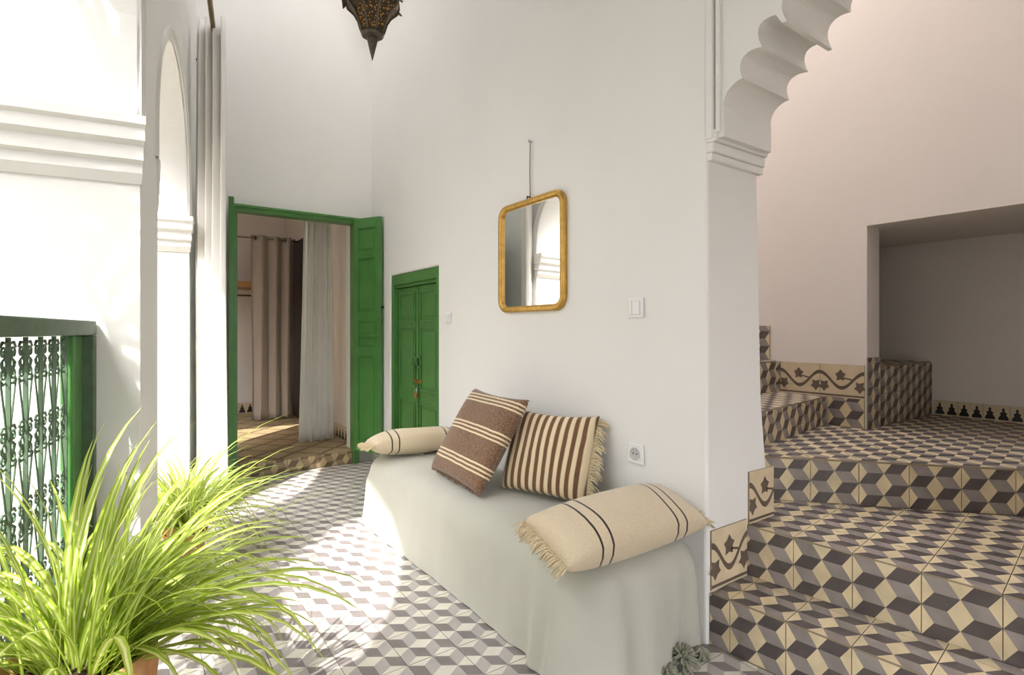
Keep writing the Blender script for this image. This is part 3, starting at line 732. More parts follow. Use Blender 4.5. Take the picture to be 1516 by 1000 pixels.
# ================================================================== DAYBED
BX0, BX1, BY0, BY1, BZ = 1.19, 1.785, 1.25, 3.40, 0.42
db = empty('daybed', (1.49, 2.34, 0)); tag(db, 'long low daybed hidden under the sage green throw', 'daybed')
box('mattress', (-0.26, -0.99, 0.14), (0.26, 0.99, 0.375), SAGE, db, 0.06)
box('base', (-0.25, -0.98, 0.0), (0.25, 0.98, 0.135), DKWOOD, db, 0.005)
def rr_perim(x0, x1, y0, y1, r, n=240):
    """rounded rectangle as (point, normal) list, counter-clockwise, evenly parametrised"""
    segs = []
    cs = [((x1-r, y1-r), 0), ((x0+r, y1-r), PI/2), ((x0+r, y0+r), PI), ((x1-r, y0+r), 3*PI/2)]
    lens = [y1-y0-2*r, PI*r/2, x1-x0-2*r, PI*r/2]*2
    tot = 2*(x1-x0+y1-y0-4*r)+2*PI*r
    out = []
    for i in range(n):
        s = tot*i/n
        # start on right side bottom going up
        parts = [('l', (x1, y0+r), (0, 1), (1, 0), y1-y0-2*r), ('a', (x1-r, y1-r), 0.0, None, PI*r/2), ('l', (x1-r, y1), (-1, 0), (0, 1), x1-x0-2*r), ('a', (x0+r, y1-r), PI/2, None, PI*r/2),
                 ('l', (x0, y1-r), (0, -1), (-1, 0), y1-y0-2*r), ('a', (x0+r, y0+r), PI, None, PI*r/2), ('l', (x0+r, y0), (1, 0), (0, -1), x1-x0-2*r), ('a', (x1-r, y0+r), 3*PI/2, None, PI*r/2)]
        for k, p, d, nn, l in parts:
            if s <= l:
                if k == 'l': out.append(((p[0]+d[0]*s, p[1]+d[1]*s), nn))
                else:
                    a = d+s/r; out.append(((p[0]+r*math.cos(a), p[1]+r*math.sin(a)), (math.cos(a), math.sin(a))))
                break
            s -= l
        else: out.append(((x1, y0+r), (1, 0)))
    return out
def throw():
    n = 320
    per = rr_perim(BX0, BX1, BY0, BY1, 0.13, n)
    prof = [(0.125, 0.997), (0.09, 0.985), (0.055, 0.955), (0.03, 0.91), (0.012, 0.84), (0.004, 0.75), (0.0, 0.62), (-0.003, 0.48), (-0.006, 0.34), (-0.01, 0.22), (-0.014, 0.12), (-0.018, 0.05), (-0.022, 0.012)]
    V, F = [], []
    rnd = random.Random(3)
    for inset, zf in prof:
        for i, ((x, y), (nx, ny)) in enumerate(per):
            drop = 1-zf
            # how far round the near end / near front corner
            near = max(0.0, 1-(y-BY0)/0.55)**1.3 if y < BY0+0.55 else 0.0
            cor = math.exp(-(((x-BX0)/0.17)**2+((y-BY0)/0.2)**2))
            far = max(0.0, 1-(BY1-y)/0.4)
            s = i*0.055
            wv = 0.6*math.sin(s*5.1+1.0)+0.35*math.sin(s*9.7+2.2+drop*1.5)+0.2*math.sin(s*17.3+0.6)
            front = 1 if nx < -0.5 else 0
            amp = (0.004+0.032*near)*drop**1.1
            push = wv*amp+cor*0.11*drop**1.5+0.012*near*math.sin(drop*PI)
            cor2 = math.exp(-(((x-BX0)/0.24)**2+((y-BY0)/0.30)**2))
            push += 0.034*cor2*drop**0.9*math.sin(i*0.62+0.8+drop*0.6)
            if ny < -0.5: push += 0.028*math.sin((x-1.42)*21)*drop**1.2*min(1, max(0, (x-1.3)/0.12))
            if front: push += 0.012*math.sin(y*2.3)*drop
            if nx > 0.5: push = -0.004
            k = inset+ (0.02*far if zf > 0.7 and inset > 0 else 0)
            px, py = x-nx*k+nx*push, y-ny*k+ny*push
            px = min(px, X_S-0.004) if True else px
            z = BZ*zf
            z += 0.006*math.sin(x*9+y*4.2)*(1-drop) - 0.012*(1-drop)*math.sin(max(0, min(1, (y-BY0)/(BY1-BY0)))*PI)*0.8
            # droop lifting at the near wall side
            if zf < 0.06: z += 0.012*max(0, wv)*near
            V.append((px, py, max(z, 0.004)))
    m = len(prof)
    for r in range(m-1):
        for i in range(n):
            j = (i+1) % n; F.append((r*n+i, r*n+j, (r+1)*n+j, (r+1)*n+i))
    # top: rings shrinking to the centre line
    cx = (BX0+BX1)/2; prev = 0
    for q in (0.35, 0.7, 1.0):
        c0 = len(V)
        for i in range(n):
            x, y, z = V[i]; yc = min(max(y, BY0+0.29), BY1-0.29)
            V.append((x+(cx-x)*q, y+(yc-y)*q, z+0.004*math.sin(q*PI/2)))
        for i in range(n):
            j = (i+1) % n; F.append((c0+i, c0+j, prev+j, prev+i))
        prev = c0
    o = mesh_obj('throw_blanket', V, F, SAGE, None, True)
    return o
th = throw()
tag(th, 'sage green woven throw draped over the daybed down to the floor', 'throw')
def tassel(p, r, parent):
    bm = bmesh.new(); rnd = random.Random(int(p[0]*1000))
    for k in range(70):
        a = rnd.uniform(0, 2*PI); e = rnd.uniform(-0.4, 1.2); d = Vector((math.cos(a)*math.cos(e), math.sin(a)*math.cos(e), math.sin(e)))
        c = Vector(p)+Vector((0, 0, r*0.75))
        q = c+d*r; q.z = max(q.z-0.012, 0.004)
        add_tube(bm, [c, c+d*r*0.55, q], [0.006, 0.006, 0.0035], 5)
    o = bm_obj('tassel', bm, POM, parent, True)
    return o
tassel((1.575, 1.215, 0.0), 0.062, th); tassel((1.475, 1.20, 0.0), 0.05, th); tassel((1.70, 1.225, 0.0), 0.03, th)
tube('tassel_cord', [(1.58, 1.275, 0.05), (1.578, 1.25, 0.06), (1.575, 1.225, 0.05)], 0.006, POM, th)

# ---- cushions
def cushion_mesh(w, h, t, n=28, pin=0.05, pw=0.62, seed=1, sag=0.0):
    rnd = random.Random(seed); V, F = [], []
    ph = [rnd.uniform(0, 6) for _ in range(6)]
    def pt(u, v, s):
        k = ((1-u*u)*(1-v*v))
        th_ = t/2*max(k, 0)**(pw/2)
        th_ *= 1+0.07*math.sin(u*4+ph[0])*math.sin(v*3.5+ph[1])
        x = u*w/2*(1-pin*(1-v*v)*abs(u)**3); y = v*h/2*(1-pin*(1-u*u)*abs(v)**3)
        y -= sag*(1-u*u)*(v+1)/2
        return (x, y, s*th_)
    idx = {}
    for s in (1, -1):
        for i in range(n+1):
            for j in range(n+1):
                u, v = -1+2*i/n, -1+2*j/n
                u = math.sin(u*PI/2)*0.35+u*0.65; v = math.sin(v*PI/2)*0.35+v*0.65
                edge = i in (0, n) or j in (0, n)
                if edge and s < 0: idx[(s, i, j)] = idx[(1, i, j)]; continue
                idx[(s, i, j)] = len(V); V.append(pt(u, v, s))
    for s in (1, -1):
        for i in range(n):
            for j in range(n):
                q = [idx[(s, i, j)], idx[(s, i+1, j)], idx[(s, i+1, j+1)], idx[(s, i, j+1)]]
                F.append(q if s > 0 else q[::-1])
    return V, F
def frame_from(bl_, br_, tl_, push=0.0):
    """matrix of a cushion with bottom-left, bottom-right and top-left corners given"""
    bl_, br_, tl_ = Vector(bl_), Vector(br_), Vector(tl_)
    ux = (br_-bl_).normalized(); uy = (tl_-bl_); uy = (uy-ux*uy.dot(ux)).normalized(); uz = ux.cross(uy)
    return ux, uy, uz
def place(o, c, ux, uy, uz):
    M = Matrix((ux, uy, uz)).transposed().to_4x4(); M.translation = Vector(c); o.matrix_basis = M
def fringe(parent, edge, n, ln, seed, rad=0.0022, mat_=FRINGE, droop=0.5):
    """edge: function t -> (point, outward dir) in the cushion's own frame"""
    rnd = random.Random(seed); bm = bmesh.new()
    down = parent.matrix_basis.to_3x3().inverted() @ Vector((0, 0, -1))
    for k in range(n):
        p, d = edge(k/(n-1)); p, d = Vector(p), Vector(d).normalized()
        d = (d+Vector((rnd.uniform(-.35, .35), rnd.uniform(-.35, .35), rnd.uniform(-.35, .35)))).normalized()
        l = ln*rnd.uniform(0.6, 1.2)
        q1 = p+d*l*0.5+down*l*0.12*droop; q2 = p+d*l*0.85+down*l*0.55*droop
        add_tube(bm, [p-d*0.004, q1, q2], [rad*1.3, rad, rad*0.7], 4)
    o = bm_obj('fringe', bm, mat_, parent, True); o['kind'] = 'stuff'; return o
# brown cushion leaning forward on the striped one
def cushion(name, label, m, w, h, t, c, ux, uy, uz, **k):
    V, F = cushion_mesh(w, h, t, **k); o = mesh_obj(name, V, F, m, None, True); place(o, c, ux, uy, uz); return tag(o, label, 'cushion')
ux, uy, uz = frame_from((1.335, 2.72, 0.44), (1.30, 2.17, 0.435), (1.60, 2.66, 0.86))
bc = cushion('cushion', 'brown wool cushion with thin cream triple stripes leaning on the striped cushion', BROWNP, 0.56, 0.50, 0.13, (1.455, 2.40, 0.655), ux, uy, uz, seed=2, pin=0.03, sag=0.01)
fringe(bc, lambda t: ((0.275, -0.245+0.49*t, 0), (1, 0, 0)), 70, 0.014, 5, 0.0025, BROWNP, 0.2)
fringe(bc, lambda t: ((-0.275+0.55*t, -0.245, 0), (0, -1, 0)), 70, 0.014, 6, 0.0025, BROWNP, 0.2)
ux, uy, uz = frame_from((1.50, 2.22, 0.43), (1.655, 1.80, 0.43), (1.63, 2.24, 0.76))
sc = cushion('cushion', 'brown and cream vertically striped cushion with a fringed side propped against the wall', STRIPEP, 0.46, 0.40, 0.14, (1.618, 2.01, 0.618), ux, uy, uz, seed=4, pin=0.04, sag=0.012)
fringe(sc, lambda t: ((0.222, -0.19+0.38*t, 0), (1, -0.1, 0)), 110, 0.065, 8, 0.0026)
fringe(sc, lambda t: ((0.14+0.09*t, -0.192, 0.0), (0.4, -1, 0)), 26, 0.05, 9)
# bolsters
def bolster(label, c, dirx, tilt, w, h, t, seed):
    ux = Vector(dirx).normalized(); uz0 = Vector((0, 0, 1)); uy = uz0.cross(ux).normalized()
    uz = ux.cross(uy); R = Matrix.Rotation(tilt, 3, ux); uy, uz = R @ uy, R @ uz
    o = cushion('bolster_cushion', label, BOLST, w, h, t, c, ux, uy, uz, seed=seed, pin=0.02, pw=0.75)
    for s in (-1, 1): fringe(o, lambda q: ((s*w*0.488, -h*0.47+h*0.94*q, 0), (s, 0, 0)), 150, 0.056, seed+s, 0.0026)
    return o
bolster('cream fringed bolster with dark pinstripes on the daybed end beside the stairs', (1.44, 1.385, 0.505), (0.60, -0.035, 0.02), 0.30, 0.66, 0.27, 0.185, 11)
bolster('cream fringed bolster with dark pinstripes on the daybed end by the green doors', (1.475, 3.19, 0.50), (0.60, -0.06, 0.0), -0.1, 0.60, 0.25, 0.165, 21)

# ================================================================== MIRROR, SWITCHES
def rrect(y0, y1, z0, z1, r, n=8):
    p = []
    for cy, cz, a in ((y1-r, z1-r, 0), (y0+r, z1-r, PI/2), (y0+r, z0+r, PI), (y1-r, z0+r, 1.5*PI)):
        for k in range(n+1): p.append((cy+r*math.cos(a+PI/2*k/n), cz+r*math.sin(a+PI/2*k/n)))
    return p
MO = (X_S, 2.378, 1.305)
mi = empty('wall_mirror', MO); tag(mi, 'gilt framed rectangular mirror with rounded corners hanging on a cord', 'mirror')
hw_, hh = 0.2975, 0.622
bm = bmesh.new()
out_, inn_ = rrect(-hw_, hw_, 0, hh, 0.075), rrect(-hw_+0.034, hw_-0.034, 0.034, hh-0.034, 0.045)
prf = [(out_, -0.002), (out_, -0.022), (rrect(-hw_+0.006, hw_-0.006, 0.006, hh-0.006, 0.07), -0.030), (rrect(-hw_+0.024, hw_-0.024, 0.024, hh-0.024, 0.053), -0.030), (inn_, -0.022), (inn_, -0.008)]
rings = [[bm.verts.new((x, y, z)) for y, z in r] for r, x in prf]
n = len(out_)
for A, B in zip(rings, rings[1:]):
    for k in range(n): bm.faces.new((A[k], A[(k+1) % n], B[(k+1) % n], B[k]))
bm_obj('frame', bm, GOLD, mi, True)
g = rrect(-hw_+0.03, hw_-0.03, 0.03, hh-0.03, 0.045)
mesh_obj('glass', [(-0.012, y, z) for y, z in g]+[(-0.004, y, z) for y, z in g], [list(range(n))[::-1], list(range(n, 2*n))]+[[k, (k+1) % n, n+(k+1) % n, n+k] for k in range(n)], MIRR, mi)
tube('cord', [(-0.012, 0.0, 0.935), (-0.012, 0.004, 0.78), (-0.012, 0.0, hh-0.004)], 0.003, STRING, mi, 6)
tube('nail', [(-0.0, 0, 0.935), (-0.022, 0, 0.938)], [0.004, 0.008], CHROME, mi, 8)
tube('hook', [(-0.014, 0.03, hh-0.004), (-0.020, 0.015, hh+0.014), (-0.016, 0.0, hh+0.006), (-0.012, -0.008, hh-0.004)], 0.004, IRON, mi, 6)

sw = empty('light_switch', (X_S, 1.62, 1.30)); tag(sw, 'white light switch on the wall near the stairs', 'switch')
box('plate', (-0.012, -0.044, -0.044), (-0.001, 0.044, 0.044), WPLAST, sw, 0.004)
box('rocker', (-0.018, -0.030, -0.030), (-0.012, 0.012, 0.030), WPLAST, sw, 0.003)
box('rocker', (-0.017, 0.014, -0.030), (-0.012, 0.030, 0.030), WPLAST, sw, 0.003)
so = empty('power_socket', (X_S, 1.62, 0.665)); tag(so, 'white power socket low on the wall above the daybed', 'socket')
box('plate', (-0.011, -0.043, -0.043), (-0.001, 0.043, 0.043), WPLAST, so, 0.004)
bm = bmesh.new()
ring = []
for r, x in ((0.028, -0.0115), (0.028, -0.014), (0.022, -0.014), (0.020, -0.0115)):
    ring.append([bm.verts.new((x, r*math.cos(2*PI*k/24), r*math.sin(2*PI*k/24))) for k in range(24)])
for A, B in zip(ring, ring[1:]):
    for k in range(24): bm.faces.new((A[k], A[(k+1) % 24], B[(k+1) % 24], B[k]))
bm.faces.new(ring[-1])
wl_ = bm_obj('socket_well', bm, GPLAST, so, False)
for yy in (-0.0095, 0.0095): tube('pin_hole', [(-0.0105, yy, 0), (-0.0128, yy, 0)], 0.003, HOLE, so, 10)
tube('earth_pin', [(-0.0105, 0, 0.011), (-0.018, 0, 0.011)], 0.0025, CHROME, so, 8)
sw2 = empty('light_switch', (X_S, 3.34, 1.285)); tag(sw2, 'white light switch beside the low green door', 'switch')
box('plate', (-0.010, -0.042, -0.042), (-0.001, 0.042, 0.042), WPLAST, sw2, 0.004)
box('rocker', (-0.016, -0.026, -0.026), (-0.010, 0.026, 0.026), WPLAST, sw2, 0.003)

# ================================================================== CURTAINS
def curtain(name, label, p0, p1, z0, z1, folds, amp_t, amp_b, m, wid_b=1.0, seed=0, nu=150, nv=26, cat='curtain', shift=(0, 0), pinch=None):
    rnd = random.Random(seed); p0, p1 = Vector((p0[0], p0[1], 0)), Vector((p1[0], p1[1], 0))
    d = (p1-p0); L = d.length; d.normalize(); nrm = Vector((-d.y, d.x, 0)); mid = (p0+p1)/2
    fr_ = [rnd.uniform(-0.35, 0.35) for _ in range(folds+2)]; am = [rnd.uniform(0.6, 1.25) for _ in range(2*folds+4)]
    V, F = [], []
    for j in range(nv+1):
        v = j/nv; z = z1+(z0-z1)*v
        a = amp_t+(amp_b-amp_t)*v; wd = 1+(wid_b-1)*v
        if pinch: wd *= 1-pinch[1]*math.exp(-((v-pinch[0])/0.25)**2)
        for i in range(nu+1):
            u = i/nu
            ph = u*folds*2*PI+0.5*math.sin(u*7+seed)+0.25*v*math.sin(u*19+seed*2)
            k = int(u*folds*2); q = u*folds*2-k
            A = a*(am[k]*(1-q)+am[k+1]*q)
            p = mid+d*((u-0.5)*L*wd+0.3*a*math.sin(2*ph+1)*v)+nrm*(A*math.sin(ph)+0.012*math.sin(v*5+u*6+seed)*v)
            p = p+Vector((shift[0], shift[1], 0))*v
            V.append((p.x, p.y, z+(0.008*math.sin(u*23+seed) if j == nv else 0)))
    for j in range(nv):
        for i in range(nu):
            b = j*(nu+1)+i; F.append((b, b+1, b+nu+2, b+nu+1))
    o = mesh_obj(name, V, F, m, None, True)
    md = o.modifiers.new('solid', 'SOLIDIFY'); md.thickness = 0.003
    return tag(o, label, cat)
e1 = Vector((0.156, 0.988, 0))
c1 = Vector((0.455, 4.32, 0))
cu = curtain('curtain', 'tall off-white cotton curtain gathered at the end of the arcade', (0.35, 4.315), (0.515, 4.165), 0.01, 3.345, 4, 0.036, 0.042, CURT, 1.15, seed=3, shift=(-0.005, 0.0))
rodp = empty('curtain_rod', (0.5, 4.6, 3.28)); tag(rodp, 'long brass curtain rod running along the arcade', 'curtain rod')
pa, pb = e1*0.2, -e1*4.6
tube('pole', [pa, pb], 0.016, ROD, rodp, 16)
lathe('finial', [(0.0, -0.03), (0.024, -0.015), (0.028, 0), (0.024, 0.015), (0.0, 0.03)], ROD, rodp, 16, tuple(pa+e1*0.01))
for q in (0.16, -4.4):
    o = tube('bracket', [e1*q, e1*q+Vector((-0.30, 0.045, 0))*1.0], 0.009, IRON, rodp, 8)
for s, off in ((-0.075, 0), (-0.025, 0), (0.03, 0), (0.08, 0)):
    c = c1+e1*s; c = Vector((0.5+(c.y-4.6)*0.158, c.y, 3.28)) - Vector((0.5, 4.6, 3.28))
    bm = bmesh.new(); ex = Vector((0.988, -0.156, 0))
    pts = [c+(ex*math.cos(2*PI*k/20)+Vector((0, 0, 1))*math.sin(2*PI*k/20))*0.026 for k in range(20)]
    add_tube(bm, pts, 0.006, 6, True); bm_obj('grommet', bm, IRON, rodp, True)

# room beyond: white curtain, closet rail, grey curtain, shelf, dark door
curtain('curtain', 'cream pleated curtain hanging just inside the doorway', (1.345, 5.44), (1.60, 5.46), 0.125, 2.78, 6, 0.022, 0.028, CURT, 1.32, seed=9, shift=(-0.008, 0))
r2 = empty('curtain_rail', (1.3, 5.45, 2.80)); tag(r2, 'slim rail above the doorway curtain', 'curtain rod'); tube('pole', [(-1.2, 0, 0), (0.395, 0, 0)], 0.011, IRON, r2)
curtain('curtain', 'grey-brown linen curtain hanging in front of the closet', (1.13, 7.05), (1.60, 7.05), 0.13, 2.345, 3, 0.035, 0.045, CURTG, 1.0, seed=14, pinch=(0.75, 0.04))
r3 = empty('curtain_rod', (1.2, 7.05, 2.31)); tag(r3, 'thin steel rod carrying the closet curtain', 'curtain rod'); tube('pole', [(-2.2, 0, 0), (0.495, 0, 0)], 0.011, CHROME, r3)
for q in (1.18, 1.40, 1.52, 1.62):
    bm = bmesh.new(); add_tube(bm, [(q-1.2, 0.024*math.cos(2*PI*k/16), 0.024*math.sin(2*PI*k/16)) for k in range(16)], 0.006, 6, True); bm_obj('grommet', bm, IRON, r3, True)
sh = empty('closet_shelf', (0.6, 7.6, 1.74)); tag(sh, 'pale wooden closet shelf behind the grey curtain', 'shelf')
box('board', (-1.55, -0.25, 0.0), (1.09, 0.27, 0.07), WOOD, sh, 0.004)
rl = empty('hanging_rail', (0.6, 7.45, 1.64)); tag(rl, 'thin steel clothes rail under the closet shelf', 'rail'); tube('pole', [(-1.55, 0, 0), (1.09, 0, 0)], 0.012, CHROME, rl)
dd = empty('wardrobe_door', (1.69, 6.95, ZR)); tag(dd, 'dark brown wooden door beside the grey curtain', 'door')
box('leaf', (-0.02, -0.42, 0.0), (0.0, 0.40, 2.22), DKWOOD, dd, 0.004)
box('frame', (-0.018, -0.48, 0.0), (0.004, -0.425, 2.28), DKWOOD, dd, 0.004)
lathe('knob', [(0.0, -0.02), (0.018, 0.0), (0.0, 0.02)], BRASS, dd, 12, (-0.04, -0.36, 1.0))

# ================================================================== WROUGHT IRON GRILLE in the first arch
gx = -0.18
gr = bpy.data.objects.new('iron_grille', None); COL.objects.link(gr); gr.matrix_basis = ML @ Matrix.Translation((gx, -0.92, 0))
tag(gr, 'green wrought iron balustrade grille with rows of scrolls in the arch', 'grille')
GZ = 1.235; g0, g1 = -0.915, 0.905
box('top_rail', (-0.05, g0, GZ-0.05), (0.05, g1+0.008, GZ), GREEND, gr, 0.004)
box('post', (-0.02, g1-0.135, 0.0), (0.018, g1-0.035, GZ-0.052), GREEN, gr, 0.004)
box('post', (0.0, g1-0.028, 0.0), (0.05, g1+0.008, GZ-0.052), GREEND, gr, 0.004)
box('post', (-0.05, g0, 0.0), (0.05, g0+0.05, GZ-0.052), GREEN, gr, 0.004)
box('bottom_rail', (-0.02, g0+0.05, 0.05), (0.02, g1-0.14, 0.08), GREEND, gr, 0.003)
GP = 0.118
yb = [g1-0.155-GP*k for k in range(15)]
yb = [y for y in yb if y > g0+0.06]
bar_me = None
for y in yb:
    o = box('bar', (-0.005, -0.004, 0.08), (0.005, 0.004, GZ-0.052), GREEND, gr) if bar_me is None else None
    if o: bar_me = o.data
    else:
        o = bpy.data.objects.new('bar', bar_me); COL.objects.link(o); o.parent = gr
    o.location = (0, y, 0)
def spiral(cy, cz, r0, r1, a0, a1, n=16):
    return [(0, cy+(r0+(r1-r0)*k/n)*math.cos(a0+(a1-a0)*k/n), cz+(r0+(r1-r0)*k/n)*math.sin(a0+(a1-a0)*k/n)) for k in range(n+1)]
def scroll_mesh():
    bm = bmesh.new(); h = GP/2
    for s in (-1, 1):
        f = lambda pts: [(x, s*y, z) for x, y, z in pts]
        # pair of facing C scrolls, upper and lower curls
        c = spiral(0.027, 0.026, 0.018, 0.006, -PI/2, 2.6*PI-PI/2+0.5, 22)
        d = spiral(0.027, -0.026, 0.018, 0.006, PI/2, -2.6*PI+PI/2-0.5, 22)
        add_tube(bm, f(c[::-1]+[(0, 0.012, 0.0)]+d), 0.0028, 5)
        e = spiral(0.032, 0.0, 0.018, 0.007, PI, PI+2.2*PI, 16)
        add_tube(bm, f(e), 0.0026, 5)
        # leaf tips
        add_tube(bm, f([(0, 0.010, 0.040), (0, 0.024, 0.053), (0, 0.040, 0.050), (0, 0.052, 0.057)]), [0.0028, 0.004, 0.0032, 0.0015], 5)
        add_tube(bm, f([(0, 0.010, -0.040), (0, 0.024, -0.053), (0, 0.040, -0.050), (0, 0.052, -0.057)]), [0.0028, 0.004, 0.0032, 0.0015], 5)
    return bm
def vee_mesh():
    bm = bmesh.new(); h = GP/2
    for s in (-1, 1):
        add_tube(bm, [(0, s*(h-0.008), -0.085), (0, s*(h-0.022), -0.03), (0, s*0.016, 0.045), (0, s*0.008, 0.062), (0, s*0.016, 0.072), (0, s*0.028, 0.066)], 0.0026, 5)
    return bm
sm = bm_obj('scroll', scroll_mesh(), GREEND, gr, True); vm = bm_obj('vee_bar', vee_mesh(), GREEND, gr, True)
first = True
rows = [1.118, 0.905, 0.69, 0.475, 0.26]
for a, b in zip(yb, yb[1:]):
    yc = (a+b)/2
    for k, z in enumerate(rows):
        o = sm if first else sm.copy()
        if not first: COL.objects.link(o)
        o.location = (0, yc, z)
        if k < len(rows)-1:
            p = vm if first else vm.copy()
            if not first: COL.objects.link(p)
            p.location = (0, yc, (z+rows[k+1])/2)
        first = False

# ================================================================== SPIDER PLANTS
def leaf_mesh(L, W, a0, bend, n=9, seed=0):
    rnd = random.Random(seed); V, F, U = [], [], []
    x = z = 0.0; y = 0.0; a = a0; tw = rnd.uniform(-0.5, 0.5); sw_ = rnd.uniform(-0.25, 0.25)
    for k in range(n+1):
        t = k/n
        wd = W*(0.55+0.45*math.sin(min(t*2.2, 1)*PI/2))*(1-max(0, (t-0.45)/0.55)**1.8*0.97)
        tl = tw*t
        for s in (-1, 0, 1):
            V.append((x, y+s*wd/2*math.cos(tl), z+s*wd/2*math.sin(tl)+(abs(s)*wd*0.18)))
            U.append(((s+1)/2, t))
        st = L/n; x += st*math.cos(a); z += st*math.sin(a); y += st*sw_*t
        a -= bend/n*(0.4+1.2*t)
    for k in range(n):
        for s in range(2):
            b = k*3+s; F.append((b, b+1, b+4, b+3))
    return V, F, U
def spider_plant(label, base, pot_r, pot_h, n, lens, seed, bias=None, zs=1.0):
    rnd = random.Random(seed)
    t = empty('spider_plant', base); tag(t, label, 'potted plant')
    pr = pot_r
    pt = lathe('pot', [(pr*0.68, 0.0), (pr*0.72, 0.01), (pr*0.9, pot_h*0.75), (pr*0.93, pot_h*0.82), (pr*1.0, pot_h*0.83), (pr*1.02, pot_h*0.9), (pr*1.0, pot_h), (pr*0.92, pot_h), (pr*0.9, pot_h-0.05)], TERRA, t, 36)
    lathe('soil', [(0.0, pot_h-0.03), (pr*0.5, pot_h-0.033), (pr*0.905, pot_h-0.04), (pr*0.905, pot_h-0.05)], SOIL, pt, 24)
    protos = []
    for k in range(22):
        L = rnd.uniform(*lens); V, F, U = leaf_mesh(L, rnd.uniform(0.010, 0.018), rnd.uniform(0.6, 1.5), rnd.uniform(1.0, 3.0), seed=seed*50+k)
        protos.append((V, F, U))
    mes = []
    for k in range(n):
        a = rnd.uniform(0, 2*PI); rr = pr*0.62*math.sqrt(rnd.random())
        if bias and rnd.random() < 0.5: a = rnd.uniform(*bias)
        if bias and 3.9 < a % (2*PI) < 5.3 and rnd.random() < 0.75: a = rnd.uniform(0.2, 2.6)
        if k < len(protos):
            o = mesh_obj('leaf', *protos[k][:2], LEAF, t, True, uvs=protos[k][2]); mes.append(o.data)
        else:
            o = bpy.data.objects.new('leaf', mes[k % len(mes)]); COL.objects.link(o); o.parent = t
        o.location = (rr*math.cos(a+rnd.uniform(-.8, .8)), rr*math.sin(a+rnd.uniform(-.8, .8)), pot_h-0.035)
        o.rotation_euler = (rnd.uniform(-.12, .12), rnd.uniform(-.25, .25), a)
        s = rnd.uniform(0.8, 1.1); o.scale = (s, 1, s*zs)
    return t
spider_plant('large spider plant with arching variegated leaves in a terracotta pot before the iron grille', (-0.105, 1.55, 0), 0.15, 0.47, 300, (0.34, 0.66), 5, (-0.9, 1.5))
spider_plant('bushy spider plant in a terracotta pot beside the tall off-white curtain', (0.225, 3.42, 0), 0.12, 0.17, 300, (0.38, 0.64), 8)

# ================================================================== LANTERN
LT = Vector((0.962, 2.585, 2.535))
la = empty('lantern', tuple(LT)); tag(la, 'pierced metal hanging lantern with amber glass and a pointed tip', 'lantern')
lathe('tip', [(0.001, 0.0), (0.010, 0.035), (0.022, 0.085), (0.028, 0.115), (0.024, 0.122)], LMETAL, la, 16)
lathe('collar', [(0.026, 0.112), (0.050, 0.118), (0.058, 0.130), (0.052, 0.142)], LMETAL, la, 8, smooth=False)
sk_prof = [(0.050, 0.135), (0.062, 0.165), (0.072, 0.20), (0.092, 0.235), (0.125, 0.268), (0.135, 0.30), (0.128, 0.36)]
for k in range(8):
    a0, a1 = 2*PI*k/8, 2*PI*(k+1)/8
    V, F = [], []
    for r, z in sk_prof:
        for f_ in (0.06, 0.94):
            a = a0+(a1-a0)*f_; V.append((r*math.cos(a), r*math.sin(a), z))
    for q in range(len(sk_prof)-1): F.append((2*q, 2*q+1, 2*q+3, 2*q+2))
    p = mesh_obj('panel', V, F, LGLASS, la); md = p.modifiers.new('s', 'SOLIDIFY'); md.thickness = 0.004
    tube('rib', [(r*1.03*math.cos(a0), r*1.03*math.sin(a0), z) for r, z in sk_prof], 0.006, LMETAL, la, 6)
    # flared star points round the shoulder
    am = (a0+a1)/2
    pr_ = [(0.128*math.cos(a0), 0.128*math.sin(a0), 0.30), (0.158*math.cos(a0), 0.158*math.sin(a0), 0.275), (0.150*math.cos(am), 0.150*math.sin(am), 0.315), (0.128*math.cos(am), 0.128*math.sin(am), 0.33)]
    q_ = mesh_obj('star_point', pr_, [(0, 1, 2, 3)], LMETAL, la); md = q_.modifiers.new('s', 'SOLIDIFY'); md.thickness = 0.006
lathe('rim', [(0.130, 0.355), (0.150, 0.365), (0.150, 0.385), (0.130, 0.395)], LMETAL, la, 8, smooth=False)
lathe('body', [(0.128, 0.39), (0.120, 0.60), (0.112, 0.62)], LGLASS, la, 8, smooth=False)
lathe('dome', [(0.135, 0.61), (0.14, 0.63), (0.10, 0.72), (0.05, 0.80), (0.02, 0.84), (0.012, 0.88), (0.0, 0.89)], LMETAL, la, 16)
bm = bmesh.new()
nl = int((H_C-LT.z-0.88)/0.045)
for k in range(nl+1):
    c = Vector((0, 0, 0.90+k*0.045)); ax = Vector((1, 0, 0)) if k % 2 else Vector((0, 1, 0))
    add_tube(bm, [c+ax*0.012*math.cos(2*PI*q/10)+Vector((0, 0, 0.027*math.sin(2*PI*q/10))) for q in range(10)], 0.003, 5, True)
bm_obj('chain', bm, IRON, la, True)

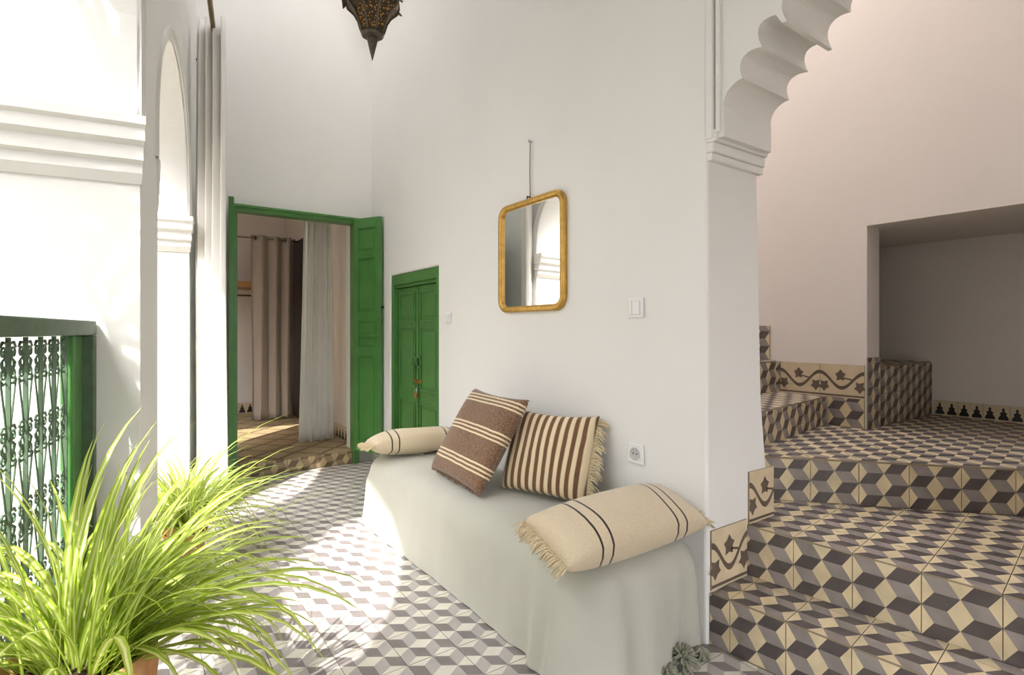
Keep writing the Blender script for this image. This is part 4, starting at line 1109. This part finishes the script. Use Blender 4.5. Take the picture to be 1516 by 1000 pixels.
# ================================================================== PATIO TREE whose leaves shade the arch
tr = empty('patio_tree', (-1.15, 0.75, -0.13)); tag(tr, 'slender long-leaved tree in the patio outside the first arch', 'tree')
rnd = random.Random(12)
tube('trunk', [(0, 0, 0), (0.03, 0.12, 1.2), (-0.02, 0.35, 2.2), (0.06, 0.6, 2.9), (0.1, 0.8, 3.35)], [0.035, 0.03, 0.024, 0.016, 0.006], BARK, tr, 10)
lm = []
def lance(L, W, bend):
    V, F, U = [], [], []
    n = 8
    for k in range(n+1):
        t = k/n; wd = W*math.sin(PI*min(1, t*0.96+0.04))**0.8
        for s in (-1, 0, 1): V.append((L*t, s*wd/2, -bend*L*t*t+abs(s)*wd*0.1)); U.append(((s+1)/2, t))
    for k in range(n):
        for s in range(2):
            b = k*3+s; F.append((b, b+1, b+4, b+3))
    return V, F, U
brs = [((0.0, 0.42, 2.35), (0.15, 0.95, 2.45)), ((0.04, 0.55, 2.75), (0.28, 1.15, 2.75)), ((0.08, 0.7, 3.1), (0.2, 1.25, 3.15)), ((0.1, 0.78, 3.3), (0.3, 1.0, 3.6))]
brs2 = [((0.1, 0.8, 3.35), (-0.1+0.05*q, 0.85+0.03*q, 3.45+0.06*q)) for q in range(6)]
for a, b in brs:
    tube('branch', [a, tuple((Vector(a)+Vector(b))/2+Vector((0, 0, 0.05))), b], [0.012, 0.008, 0.004], BARK, tr, 6)
    for k in range(8):
        t_ = rnd.uniform(0.25, 1.0); p = Vector(a).lerp(Vector(b), t_)
        if len(lm) < 8:
            V, F, U = lance(rnd.uniform(0.22, 0.36), rnd.uniform(0.045, 0.07), rnd.uniform(0.2, 0.6)); o = mesh_obj('leaf', V, F, LEAF2, tr, True, uvs=U); lm.append(o.data)
        else:
            o = bpy.data.objects.new('leaf', lm[rnd.randrange(8)]); COL.objects.link(o); o.parent = tr
        o.location = p; o.rotation_euler = (rnd.uniform(-.5, .5), rnd.uniform(-.6, .7), rnd.uniform(-0.6, 2.6))

# dense crown of long leaves that shades the upper jamb of the arch
for k in range(82):
    d_ = rnd.uniform(0.85, 1.2); q_ = Vector((rnd.uniform(-0.48, 0.05), 2.48, rnd.uniform(1.66, 2.0) if k < 66 else rnd.uniform(1.2, 1.66)))
    p = q_+Vector((-1.0, -0.9, 1.66))*d_-Vector((-1.15, 0.75, -0.13))
    o = bpy.data.objects.new('leaf', lm[rnd.randrange(8)]); COL.objects.link(o); o.parent = tr
    o.location = p-Vector((0.1, 0.0, 0)); o.rotation_euler = (rnd.uniform(-.7, .7), rnd.uniform(-.4, .9), rnd.uniform(-0.9, 0.9))
for q in range(5):
    tube('branch', [(0.1, 0.8, 3.35), (-0.05+0.06*q, 0.82, 3.42), (-0.30+0.14*q, 0.84+0.03*q, 3.36+0.09*q)], [0.008, 0.006, 0.003], BARK, tr, 6)

for o in COL.objects:
    if o.parent is None and 'category' in o:
        g_ = {'cushion': 'square cushions on the daybed', 'bolster_cushion': 'fringed bolsters on the daybed', 'spider_plant': 'potted spider plants along the arcade', 'curtain': 'hanging curtains', 'door_leaf': 'leaves of the green double door', 'light_switch': 'light switches on the white wall'}.get(o.name.split('.')[0])
        if g_: o['group'] = g_
